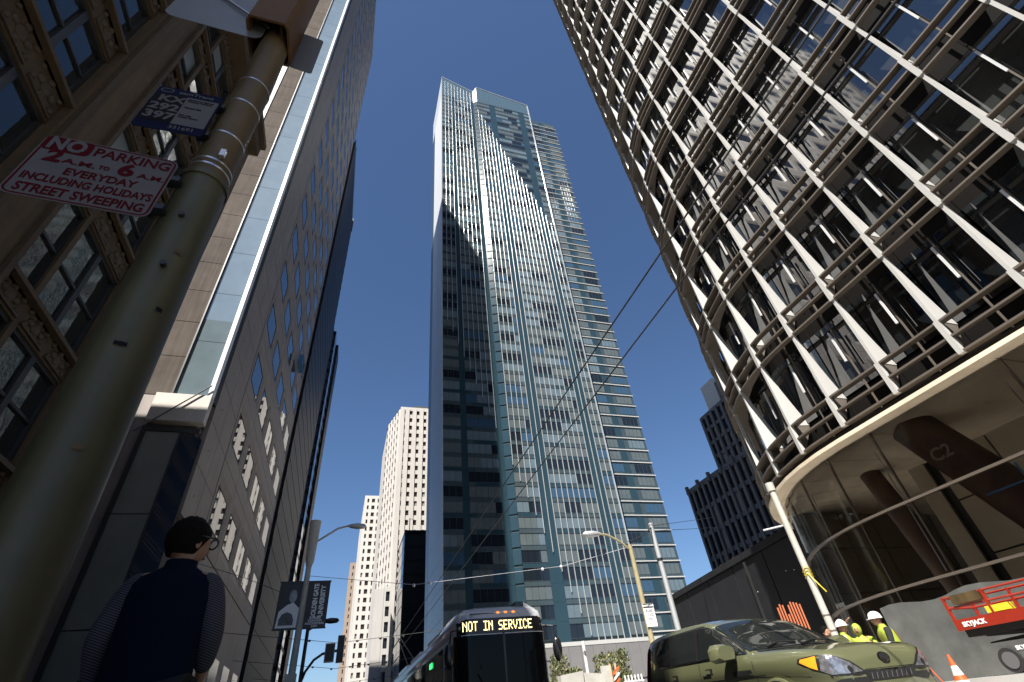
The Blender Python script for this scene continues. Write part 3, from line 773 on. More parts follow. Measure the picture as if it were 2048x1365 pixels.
rp = MB(); rp.add([(10, 246, 94), (24, 246, 94), (24, 262, 94), (10, 262, 94), (15, 250, 101), (24, 250, 101), (24, 258, 101), (15, 258, 101)], [(0, 1, 5, 4), (1, 2, 6, 5), (2, 3, 7, 6), (3, 0, 4, 7), (4, 5, 6, 7)])
rp.build('roof', 'grey_concrete', w2)
w3 = thing('pink_tower', 'pinkish concrete tower farthest down the street with a single visible column of windows', 'building', (4, 300, 0))
MB().box(2.4, 8, 300.6, 330, 0, 79).build('core', 'far_window', w3)
grid_face(w3, (1.9, 300), (1, 0), 6, 0, 79, 2, 23, 1.6, 1.7, 'pink_concrete', 'bronze_window', .5, 60)
MB().box(1.9, 2.35, 300.5, 330, 0, 79).build('wall', 'pink_concrete', w3)
dk = thing('black_block', 'low black glass block in front of the cream tower, beside the glass tower', 'building', (20, 150, 0))
MB().box(14.75, 40, 140.3, 157, 0, 45).build('wall', 'black_granite', dk)
for r in range(12):
    for c in range(6): MB().box(14.9 + c * 3.1, 17.9 + c * 3.1, 140.1, 140.3, 2 + r * 3.6, 5.2 + r * 3.6).build('pane', 'pane_dark', dk)
    MB().box(14.55, 14.75, 140.3, 157, 2 + r * 3.6, 5.3 + r * 3.6).build('side_pane', 'stripe_glass', dk)
MB().box(14.6, 40, 140.05, 157, 45.2, 45.9).build('parapet', 'black_granite', dk)
MB().path([(15.9, 141, 45.9), (15.9, 141, 49.5), (17.2, 141, 48.9)], .12, 6).build('roof_davit', 'black_metal', dk)
# grey office block behind the fin tower (right)
gb = thing('grey_office_block', 'dark grey stepped office block with a fin-like window grid in shade, behind the fin tower', 'building', (125, 125, 0))
MB().box(115.6, 150, 90, 143.4, 0, 60).build('core', 'far_window', gb)
grid_face(gb, (115, 144), (0, -1), 54, 0, 60, 18, 8, .9, 1.4, 'grey_concrete', 'pane_dark', .55, 144, .4)
MB().box(115.0, 150, 143.4, 144, 0, 60).build('wall', 'grey_concrete', gb)
MB().box(114.9, 150, 90, 144, 60, 61.2).build('parapet', 'grey_concrete', gb)
for k in range(9): MB().box(114.2, 115.2, 91 + k * 6.5, 91.9 + k * 6.5, 59.4, 62.2).build('roof_fin', 'grey_concrete', gb)
MB().box(117.6, 150, 60, 126.4, 60, 81).build('upper_core', 'far_window', gb)
grid_face(gb, (117, 127), (0, -1), 60, 61.2, 81, 20, 4, .9, 1.2, 'grey_concrete', 'pane_dark', .5, 80, .4)
MB().box(117, 150, 126.4, 127, 60, 81.6).build('wall', 'grey_concrete', gb)
MB().box(119, 150, 60, 122, 81, 90).build('plant_screen', 'grey_concrete', gb)
MB().box(118.6, 122, 116, 123, 82, 92).build('roof_stack', 'white_band', gb)
# dark perforated screen wall along the side street
ps = thing('screen_wall', 'long dark perforated metal screen wall behind the green car', 'wall', (24, 28, 0))
a0 = Vector((21.9, 17.0, 0)); a1 = Vector((25.6, 38.5, 0)); dd = (a1 - a0) / 6; nv = Vector((-dd.y, dd.x, 0)).normalized()
for k in range(6):
    p = a0 + dd * k; q = a0 + dd * (k + .97)
    MB().hexa([p, q, q - nv * .3, p - nv * .3] + [v + Vector((0, 0, 7.2)) for v in (p + nv * .12, q + nv * .12, q - nv * .3, p - nv * .3)]).build('panel', 'perforated', ps)
    e = p + dd * .5
    MB().beam(e + nv * .2 + Vector((0, 0, 0)), e + nv * .3 + Vector((0, 0, 7.1)), .1, .12).build('seam', 'soffit_gap', ps) if k == 2 else None
MB().beam(a0 + Vector((0, 0, 7.45)), a1 + Vector((0, 0, 7.45)), .5, .35).build('coping', 'perforated', ps)
dm = MB().path([(0, 0, 0), (.02, 0, 0)], .025, 6).mesh('lamp_dot', 'white_dot')
random.seed(8)
for k in range(12):
    p = a0 + (a1 - a0) * random.random() + nv * .16; link('fixing', dm, ps, (p.x - .05, p.y, 1.8 + 4 * random.random()))
cs = thing('construction_frame', 'distant unfinished concrete frame with orange steel uprights on its roof', 'building', (58, 76, 0))
MB().box(60.5, 90, 74, 95, 0, 17.2).build('frame', 'cream_concrete', cs)
for k in range(4):
    MB().box(60.4 + k * 3.2, 61.2 + k * 3.2, 73.4, 74, 0, 17.6).build('pier', 'roof_dark', cs)
for k, h in enumerate((1.2, .8, 2.4, 1.0, 1.7, .9)): MB().box(61 + k * 1.5, 61.25 + k * 1.5, 74, 74.3, 17.2, 17.6 + h).build('upright', 'rust_steel', cs)

# ================================================================ SIGN POLE AND ITS SIGNS (left foreground)
sp_ = thing('trolley_pole', 'thick olive-painted steel street pole with strapped signs at the left front', 'pole', (-1.11, 2.24, 0))
MB().path([(-1.10, 2.25, -.13), (-1.10, 2.25, .5), (-1.13, 2.225, 3.3), (-1.135, 2.22, 3.47)], [.165, .150, .130, .128], 40).build('lower_shaft', 'pole_paint', sp_, smooth=True)
MB().path([(-1.135, 2.22, 3.47), (-1.14, 2.22, 4.9), (-1.18, 2.2, 7.6)], [.121, .117, .105], 40).build('upper_shaft', 'pole_upper', sp_, smooth=True)
MB().path([(-1.135, 2.22, 3.44), (-1.135, 2.22, 3.485)], .139, 40).build('collar', 'pole_paint', sp_, smooth=True)
for z, r in ((3.56, .124), (3.62, .124), (3.95, .122), (4.42, .121), (4.78, .120)):
    MB().path([(-1.137, 2.22, z), (-1.137, 2.22, z + .016)], r, 40).build('strap', 'steel', sp_, smooth=True)
MB().box(-1.075, -1.045, 2.075, 2.10, 3.64, 3.71).build('strap_buckle', 'steel', sp_)
for (z, dx) in ((3.02, -.005), (2.62, .03)):
    MB().path([(-1.10 + dx, 2.10, z), (-1.10 + dx, 2.075, z)], .016, 10).build('plug', 'black_metal', sp_)
bx = thing('terminal_box', 'brown metal terminal box clamped round the top of the sign pole', 'utility box', (-1.18, 2.1, 5.5))
b_ = MB(); poly = [(-1.36, 2.02), (-1.33, 1.97), (-1.04, 1.97), (-1.01, 2.02), (-1.01, 2.3), (-1.04, 2.34), (-1.33, 2.34), (-1.36, 2.3)]
inn = [(-1.34, 2.03), (-1.32, 1.99), (-1.05, 1.99), (-1.03, 2.03), (-1.03, 2.29), (-1.05, 2.32), (-1.32, 2.32), (-1.34, 2.29)]
n = 8
b_.add([(x, y, 5.62) for x, y in poly] + [(x, y, 7.3) for x, y in poly] + [(x, y, 5.62) for x, y in inn] + [(x, y, 6.1) for x, y in inn],
    [(i, (i + 1) % n, n + (i + 1) % n, n + i) for i in range(n)] + [(i, (i + 1) % n, 2 * n + (i + 1) % n, 2 * n + i) for i in range(n)] + [(2 * n + i, 2 * n + (i + 1) % n, 3 * n + (i + 1) % n, 3 * n + i) for i in range(n)] + [tuple(range(3 * n, 4 * n)), tuple(range(n, 2 * n))])
b_.build('shell', 'brown_box', bx, smooth=True)
MB().box(-1.10, -1.08, 1.985, 2.34, 5.7, 6.05).build('web', 'brown_box', bx)
def rrect(w, h, r, n=5):
    p = []
    for cx_, cy_, a0 in ((w / 2 - r, h / 2 - r, 0), (-w / 2 + r, h / 2 - r, 90), (-w / 2 + r, -h / 2 + r, 180), (w / 2 - r, -h / 2 + r, 270)):
        for i in range(n + 1): t = math.radians(a0 + 90 * i / n); p.append((cx_ + r * math.cos(t), cy_ + r * math.sin(t)))
    return p
def plate(name, parent, c, u, v, poly, th, mat, lift=0.0):
    u = Vector(u).normalized(); v = Vector(v).normalized(); n_ = u.cross(v); c = Vector(c); k = len(poly)
    vs = [c + u * a + v * b + n_ * lift for a, b in poly] + [c + u * a + v * b + n_ * (lift - th) for a, b in poly]
    return MB().add(vs, [tuple(range(k)), tuple(range(k, 2 * k))[::-1]] + [(i, k + i, k + (i + 1) % k, (i + 1) % k) for i in range(k)]).build(name, mat, parent)
def frame_plate(name, parent, c, u, v, w_, h_, r, bw, mat, lift):
    u = Vector(u).normalized(); v = Vector(v).normalized(); n_ = u.cross(v); c = Vector(c)
    o = rrect(w_, h_, r); i = rrect(w_ - 2 * bw, h_ - 2 * bw, max(.004, r - bw)); k = len(o)
    return MB().add([c + u * a + v * b + n_ * lift for a, b in o] + [c + u * a + v * b + n_ * lift for a, b in i], [(j, (j + 1) % k, k + (j + 1) % k, k + j) for j in range(k)]).build(name, mat, parent)
for z_, a_, w_, h_, m_ in ((2.75, -.95, .035, .04, 'pole_upper'), (2.1, -1.3, .05, .025, 'sign_black'), (2.35, -.75, .03, .03, 'sign_black'), (1.6, -1.1, .04, .03, 'pole_upper')):
    r_ = .1335 + (3.3 - z_) * .0072 + .0035; mb = MB(); vs = []
    cx_ = -1.13 + (3.3 - z_) * .0107; cy_ = 2.225 + (3.3 - z_) * .0089
    for i_ in range(5):
        an = a_ + (i_ / 4 - .5) * w_ / r_
        for zz in (-.5, .5): vs.append((cx_ + r_ * math.cos(an), cy_ + r_ * math.sin(an), z_ + zz * h_ * (1 - .25 * (i_ % 2))))
    mb.add(vs, [(i_ * 2, i_ * 2 + 2, i_ * 2 + 3, i_ * 2 + 1) for i_ in range(4)]); mb.build('sticker_scrap', m_, sp_)
# NO PARKING plate
U = (1, .045, 0); Vv = (0, 0, 1)
ns = thing('no_parking_sign', 'white and red NO PARKING street sweeping sign strapped to the olive pole', 'sign', (-1.55, 2.05, 3.19))
C0 = Vector((-1.555, 2.045, 3.185)); W_, H_ = .645, .545
plate('plate', ns, C0, U, Vv, rrect(W_, H_, .05), .004, 'sign_white')
frame_plate('border', ns, C0, U, Vv, W_ - .015, H_ - .015, .045, .010, 'sign_red', .0012)
uu = Vector(U).normalized(); vv = Vector(Vv)
plate('no_panel', ns, C0 + uu * -.205 + vv * .198, U, Vv, rrect(.222, .128, .03), .001, 'sign_dark_red', .0022)
text('lettering', 'NO', .150, 'sign_white', ns, C0 + uu * -.205 + vv * .198 + Vector((0, -.0035, 0)), U, Vv, bold=.006, depth=.0006, width=.17)
for s, sz, a, b, wd, bo in (('PARKING', .112, .108, .192, .37, .0018), ('2', .150, -.225, .085, .075, .006), ('A.M.', .058, -.105, .064, .15, .0012), ('TO', .045, .01, .066, .05, .0012),
        ('6', .150, .110, .085, .075, .006), ('A.M.', .058, .235, .064, .13, .0012), ('EVERYDAY', .085, .03, -.025, .33, .0018), ('INCLUDING HOLIDAYS', .085, .005, -.113, .58, .0018), ('STREET SWEEPING', .095, .005, -.208, .56, .002)):
    text('lettering', s, sz, 'sign_red', ns, C0 + uu * a + vv * b + Vector((0, -.0024, 0)), U, Vv, 'CENTER', bo, .0006, width=wd)
for z in (3.3, 3.03): MB().box(-1.27, -1.19, 2.06, 2.12, z - .02, z + .02).build('bracket', 'black_metal', ns)
# transit stop plate
ts = thing('bus_stop_sign', 'navy transit stop sign listing routes KX 292 397, above the no parking sign', 'sign', (-1.4, 2.07, 4.05))
C1 = Vector((-1.41, 2.07, 4.05)); U1 = (1, -.02, 0); u1 = Vector(U1).normalized(); w1_, h1_ = .40, .54
plate('plate', ts, C1, U1, Vv, rrect(w1_, h1_, .02), .004, 'sign_navy')
plate('route_panel', ts, C1 + u1 * -.10 + vv * .0, U1, Vv, rrect(.185, .36, .002), .001, 'sign_black', .002)
plate('name_panel', ts, C1 + u1 * .092 + vv * .0, U1, Vv, rrect(.195, .36, .002), .001, 'sign_grey', .002)
for s, a, b in (('KX', -.08, .11), ('292', -.095, 0), ('397', -.095, -.11)):
    text('lettering', s, .115, 'sign_white', ts, C1 + u1 * a + vv * b + Vector((0, -.0035, 0)), U1, Vv, bold=.004, depth=.0006)
text('lettering', 'samTrans', .055, 'sign_grey', ts, C1 + u1 * .04 + vv * .222 + Vector((0, -.002, 0)), U1, Vv, bold=.001, depth=.0006)
text('lettering', '331691', .05, 'sign_white', ts, C1 + u1 * .07 + vv * -.222 + Vector((0, -.002, 0)), U1, Vv, bold=.001, depth=.0006)
frame_plate('emblem', ts, C1 + u1 * -.14 + vv * .225, U1, Vv, .08, .05, .024, .008, 'sign_grey', .002)
for s, b in (('Commuter Express', .15), ('Transbay Terminal', .125), ('Hillsdale Mall', .04), ('Palo Alto', -.06), ('Transit Center', -.085)):
    text('lettering', s, .022, 'sign_black', ts, C1 + u1 * .01 + vv * b + Vector((0, -.0035, 0)), U1, Vv, 'LEFT', .0008, .0006, .9)
for z in (4.24, 3.86): MB().box(-1.27, -1.19, 2.08, 2.14, z - .02, z + .02).build('bracket', 'black_metal', ts)
pb = thing('sign_plate', 'blank grey back of a large sign plate at the top left beside the brown box', 'sign', (-1.5, 1.95, 5.2))
plate('plate', pb, (-1.60, 2.10, 6.02), (1, .02, .0), (0, .0, 1), rrect(.74, 1.04, .09), .004, 'sign_back')
MB().beam((-1.75, 2.08, 6.2), (-1.2, 2.08, 5.72), .02, .015).build('brace', 'steel', pb)
p2_ = thing('sign_plate', 'small dull plate edge-on to the right of the brown box near the top', 'sign', (-.98, 2.3, 5.9))
plate('plate', p2_, (-.93, 2.34, 6.02), (1, .1, 0), (0, 0, 1), rrect(.20, .80, .03), .004, 'sign_grey')

# ================================================================ STREET LAMPS, SIGNALS, WIRES
def arm_lamp(name, label, base, h, r0, r1, mat, arm_pts, head_c, head_v, hmat='grey_pole', group=None):
    t = thing(name, label, 'street lamp', base, group)
    x, y, z = base
    MB().path([(x, y, z), (x, y, z + h)], [r0, r1], 14).build('shaft', mat, t, smooth=True)
    MB().path(arm_pts, .05, 8).build('arm', mat, t, smooth=True)
    c = Vector(head_c); d = Vector(head_v).normalized()
    MB().path([c - d * .42, c - d * .3, c, c + d * .35, c + d * .45], [.05, .10, .15, .12, .03], 12).build('lamp_head', hmat, t, smooth=True)
    return t
lx, ly = -1.68, 25.9
t = arm_lamp('street_lamp', 'pale tapering street lamp pole carrying two university banners on the left kerb', (lx, ly, 0), 7.6, .17, .12, 'pale_pole',
    [(lx, ly, 8.3), (-.6, ly, 9.05), (-.05, ly, 9.2), (.25, ly, 9.18)], (.3, ly, 9.17), (1, 0, -.02))
MB().path([(lx, ly, 7.3), (lx, ly, 7.55), (lx, ly, 9.4)], [.13, .20, .26], 14).build('upper_sleeve', 'pale_pole', t, smooth=True)
for zz in (6.62, 4.72): MB().box(lx - 1.1, lx + 1.1, ly - .03, ly + .03, zz, zz + .05).build('banner_arm', 'black_metal', t)
for zz, ww in ((2.9, .24), (2.2, .22), (1.3, .2)): MB().box(lx - ww, lx + ww * .8, ly - .25, ly + .2, zz - .25, zz + .2).build('control_box', 'sign_black' if zz == 2.2 else 'pale_pole', t)
bn = thing('street_banner', 'dark grey banner lettered GOLDEN GATE UNIVERSITY on the right side of the lamp pole', 'banner', (lx + .6, ly, 5.6), 'lamp post banners')
MB().box(lx + .12, lx + 1.07, ly - .012, ly + .012, 4.76, 6.62).build('cloth', 'banner_dark', bn)
text('lettering', 'GOLDEN GATE', .27, 'print_white', bn, (lx + .50, ly - .014, 5.82), (0, 0, 1), (-1, 0, 0), bold=.012, sx=.78)
text('lettering', 'UNIVERSITY', .27, 'print_white', bn, (lx + .80, ly - .014, 5.82), (0, 0, 1), (-1, 0, 0), bold=.012, sx=.88)
for k, s in enumerate(('BUSINESS', 'TAXATION', 'ACCOUNTING', 'LAW')): text('lettering', s, .115, 'print_white', bn, (lx + .6, ly - .014, 5.14 - k * .105), (1, 0, 0), (0, 0, 1), bold=.005)
bn2 = thing('street_banner', 'grey photo banner with a portrait on the left side of the lamp pole', 'banner', (lx - .6, ly, 5.6), 'lamp post banners')
MB().box(lx - 1.07, lx - .12, ly - .012, ly + .012, 4.76, 6.62).build('cloth', 'banner_dark', bn2)
def disc(name, parent, c, poly, mat, y): MB().add([(c[0] + a, y, c[1] + b) for a, b in poly], [tuple(range(len(poly)))]).build(name, mat, parent)
circ = lambda rx, rz, n=18: [(rx * math.cos(2 * math.pi * i / n), rz * math.sin(2 * math.pi * i / n)) for i in range(n)]
disc('print_shirt', bn2, (lx - .55, 5.25), [(-.45, -.45), (.4, -.45), (.42, .3), (.15, .55), (-.1, .45), (-.4, .2)], 'print_white', ly - .0135)
disc('print_face', bn2, (lx - .45, 6.05), circ(.16, .27), 'banner_photo', ly - .0145)
disc('print_hair', bn2, (lx - .55, 6.22), circ(.18, .22), 'black_metal', ly - .0142)
disc('print_seal', bn2, (lx - .6, 5.12), [(-.3, -.22), (.3, -.22), (.3, 0), (.2, .22), (0, .3), (-.2, .22), (-.3, 0)], 'banner_mono', ly - .0150)
# signal pole further on
sx, sy = -1.62, 32.0
t = arm_lamp('traffic_signal_pole', 'dark signal pole with a curved mast arm and small lamp, behind the banner pole', (sx, sy, 0), 5.9, .11, .09, 'black_metal',
    [(sx, sy, 5.6), (-1.0, sy, 6.0), (-.6, sy, 6.05)], (-.5, sy, 6.04), (1, 0, 0), 'black_metal')
t['category'] = 'signal pole'
MB().path([(sx, sy, 3.2), (-1.45, sy, 3.75), (-1.1, sy, 4.25), (-.7, sy, 4.5), (.1, sy, 4.62)], .065, 8).build('mast_arm', 'black_metal', t, smooth=True)
MB().box(-1.5, -.95, sy - .05, sy + .05, 2.85, 3.2).build('street_name_plate', 'sign_navy', t)
sg = thing('traffic_signal', 'black traffic signal seen from behind at the end of the mast arm', 'traffic light', (.18, sy, 4.6))
b_ = MB(); b_.box(0.0, .36, sy - .12, sy + .12, 4.05, 5.3); b_.build('housing', 'black_metal', sg)
for k in range(3): MB().path([(.18, sy + .12, 4.3 + k * .4), (.18, sy + .38, 4.28 + k * .4)], .15, 14).build('visor', 'black_metal', sg)
sq = thing('traffic_signal', 'grey pedestrian signal box beside the black signal on the mast arm', 'traffic light', (-.35, sy, 4.6))
MB().box(-.6, -.1, sy - .16, sy + .16, 4.1, 4.95).build('housing', 'grey_pole', sq)
MB().box(-.56, -.14, sy - .18, sy - .16, 4.14, 4.91).build('back_cover', 'sign_grey', sq)
# right-hand poles
t = arm_lamp('street_lamp', 'yellowish lamp pole with a cobra head and lane sign in front of the glass tower', (12.36, 20.6, 0), 6.6, .125, .10, 'yellow_pole',
    [(12.36, 20.6, 6.35), (11.9, 20.6, 6.75), (11.3, 20.6, 7.05), (10.8, 20.65, 7.12)], (10.6, 20.7, 7.12), (-1, .08, 0))
rl = thing('lane_sign', 'white RIGHT LANE sign with black header on the yellowish pole', 'sign', (12.4, 20.45, 3.8))
plate('plate', rl, (12.46, 20.44, 3.72), (1, 0, 0), Vv, rrect(.50, .86, .03), .004, 'print_white')
plate('header', rl, (12.46, 20.44, 4.06), (1, 0, 0), Vv, rrect(.48, .17, .01), .001, 'sign_black', .0022)
text('lettering', 'RIGHT LANE', .095, 'print_white', rl, (12.46, 20.437, 4.06), (1, 0, 0), Vv, bold=.003)
for k, s in enumerate(('BUSES', 'TAXIS', 'ONLY')): text('lettering', s, .13, 'sign_grey', rl, (12.46, 20.437, 3.87 - k * .15), (1, 0, 0), Vv, bold=.003)
text('lettering', '7AM-7PM MON-FRI', .05, 'sign_grey', rl, (12.46, 20.437, 3.40), (1, 0, 0), Vv)
gp = thing('utility_pole', 'plain grey steel pole standing right of the yellowish lamp pole', 'pole', (15.55, 23.3, 0))
MB().path([(15.55, 23.3, 0), (15.55, 23.3, 8.45)], [.16, .11], 14).build('shaft', 'grey_pole', gp, smooth=True)
MB().path([(15.55, 23.3, 8.4), (15.55, 23.3, 8.5)], .13, 14).build('cap', 'grey_pole', gp)
MB().path([(15.55, 23.3, 6.6), (15.55, 23.3, 6.7)], .16, 14).build('band', 'black_metal', gp)
# wires
def wire(name, label, pts, r=.012, mat='wire', sag=0, parent=None, cat='wire', group=None):
    a, b = Vector(pts[0]), Vector(pts[-1])
    if len(pts) == 2 and sag: pts = [a + (b - a) * (i / 12) - Vector((0, 0, sag * 4 * (i / 12) * (1 - i / 12))) for i in range(13)]
    o = MB().path(pts, r, 5).build(name, mat, parent)
    if parent is None: tag(o, label, cat, group)
    return o
wire('trolley_wire', 'left one of the two long trolley wires above the bus lane', [(4.05, -12, 6.0), (4.05, 20, 6.0), (4.0, 200, 6.0)], .015, group='overhead trolley wires')
wire('trolley_wire', 'right one of the two long trolley wires above the bus lane', [(4.72, -12, 6.0), (4.72, 20, 6.0), (4.6, 200, 6.0)], .015, group='overhead trolley wires')
wire('span_wire', 'pale span wire with white insulators crossing above the bus', [(-1.7, 25.9, 6.9), (3.0, 24, 5.95), (9.5, 22, 6.1), (12.4, 20.7, 6.55)], .012, 'wire_light', group='span wires across the street')
ins = thing('wire_insulators', 'row of white insulators on the pale span wire above the bus', 'insulator', (5, 22, 5.9))
for p in ((3.0, 24.0, 5.93), (3.7, 23.8, 5.95), (8.6, 22.3, 6.06), (9.4, 22.0, 6.08)): MB().ell(p, (.07, .07, .07), 8, 6).build('insulator', 'white_metal', ins)
wire('span_wire', 'thin wire from the yellowish lamp pole across to the grey pole', [(12.36, 20.6, 6.75), (15.55, 23.3, 8.3)], .035, 'wire', .1, group='span wires across the street')
wire('feeder_wire', 'upper thin wire running from the grey pole to the grey block', [(15.5, 23.3, 8.35), (40, 46, 17.0)], .016, 'wire', group='feeder wires by the grey pole')
wire('feeder_wire', 'lower thin wire running from the grey pole to the grey block', [(15.5, 23.3, 8.1), (40, 46, 15.8)], .016, 'wire', group='feeder wires by the grey pole')
wire('span_wire', 'dark span wire with clamps in front of the granite tower', [(-10, 36, 10.6), (-5.5, 33, 8.6), (-1.65, 31.9, 6.9)], .014, 'wire', group='span wires across the street')
for k, (y, z0, z1) in enumerate(((44, 6.6, 6.4), (58, 6.4, 6.2), (74, 6.4, 6.2), (95, 6.4, 6.1))):
    lab = ('nearest', 'second', 'third', 'farthest')[k]
    wire('span_wire', f'{lab} of the dark cross-street wires low above the far road', [(-9, y, z0 + 1.2), (0, y, z0), (14, y, z1 + 1)], .02, group='span wires across the street')
    cl = thing('wire_clamps', f'row of dark clamps on the {lab} cross-street wire', 'clamp', (0, y, z0))
    for j in range(5): MB().ell((-2 + j * 1.7, y, z0 - .02 + (.26 if j == 0 else .07 * (j - 1) if j > 1 else 0)), (.12, .08, .08), 6, 4).build('clamp', 'black_metal', cl)

# ================================================================ VEHICLES
def ringloft(stations, ring, name, mat, parent, smooth='all', subsurf=0):
    mb = MB(); n = None; vs = []; fs = []
    for s in stations:
        r = ring(s); n = len(r); vs += r
    for i in range(len(stations) - 1):
        for k in range(n): fs.append((i * n + k, i * n + (k + 1) % n, (i + 1) * n + (k + 1) % n, (i + 1) * n + k))
    fs += [tuple(range(n))[::-1], tuple(range((len(stations) - 1) * n, len(stations) * n))]
    mb.add(vs, fs); return mb.build(name, mat, parent, smooth=smooth)
def bvh_of(o):
    me = o.data; off = o.parent.location if o.parent else Vector((0, 0, 0))
    return BVHTree.FromPolygons([v.co + off for v in me.vertices], [tuple(p.vertices) for p in me.polygons])
# ---- green hatchback
CX, CY = 6.12, 5.20
car = thing('parked_car', 'olive green boxy hatchback facing right, its headlight at the lower right', 'car', (CX, 7.1, 0))
GZ = 0.0
PROF = [(0, .80), (.03, .90), (.08, .955), (.18, .995), (.4, 1.035), (.7, 1.065), (1.0, 1.08), (1.16, 1.09), (1.3, 1.17), (1.55, 1.335), (1.8, 1.475), (1.95, 1.545), (2.1, 1.588), (2.35, 1.63), (2.8, 1.655), (3.3, 1.652), (3.7, 1.632), (3.9, 1.60), (4.0, 1.50), (4.04, 1.2), (4.07, .95)]
WID = [(0, .58), (.04, .68), (.12, .76), (.3, .835), (.6, .875), (1.0, .89), (3.2, .892), (3.7, .882), (3.95, .86), (4.07, .83)]
def cring(L):
    zt = lerp(PROF, L); Wd = lerp(WID, L); zb = min(lerp([(0, .76), (.1, .88), (.4, .935), (1.2, 1.005), (4.1, 1.07)], L), zt - .02)
    g = zt - zb
    Wr = Wd - min(.03 + .19 * g, .30) if g > .12 else Wd * .93
    rd = min(.10, g * .5)
    half = [(0, zt), (.4 * Wr, zt - .012), (.75 * Wr, zt - .035 * (1 if g > .1 else .6)), (Wr - .05, zt - .06 * min(1, g / .2)), (Wr, zt - rd - .02 * min(1, g / .2)), (Wr + (Wd - .012 - Wr) * .5, zb + (zt - rd - zb) * .5 - .004), (Wd - .012, zb), (Wd, zb - .07), (Wd + .006, zb - .17), (Wd - .012, zb - .20), (Wd + .004, .55), (Wd, .42), (Wd - .03, .28), (Wd - .1, .22)]
    half = [(a, max(b, .2)) for a, b in half]
    L2 = L * 1.005
    pts = [(CX + a, CY + L2, GZ + b) for a, b in half] + [(CX - a, CY + L2, GZ + b) for a, b in half[::-1][:-1]]
    return pts
sts = sorted(set([0, .015, .03, .06, .1, .15, .22, .32, .45, .6, .8, 1.0, 1.12, 1.18, 1.26, 1.36, 1.5, 1.65, 1.8, 1.92, 2.02, 2.15, 2.35, 2.6, 2.9, 3.2, 3.45, 3.65, 3.8, 3.9, 3.96, 4.0, 4.03, 4.05, 4.07]))
body = ringloft(sts, cring, 'body', 'olive_paint', car)
bv = bvh_of(body)
def side(name, poly, mat, lift=.006, sgn=-1, par=None): return drape(name, [(a, b) for a, b in poly], (CX + sgn * 2, CY, GZ), (0, 1, 0), (0, 0, 1), (-sgn, 0, 0), bv, mat, par or car, lift)
FW = [(1.36, 1.09), (2.32, 1.105), (2.32, 1.505), (2.12, 1.49), (1.92, 1.44), (1.62, 1.28)]
RW = [(2.41, 1.108), (3.14, 1.12), (3.14, 1.51), (2.41, 1.508)]
QW = [(3.19, 1.122), (3.52, 1.15), (3.60, 1.22), (3.62, 1.34), (3.58, 1.44), (3.48, 1.50), (3.19, 1.51)]
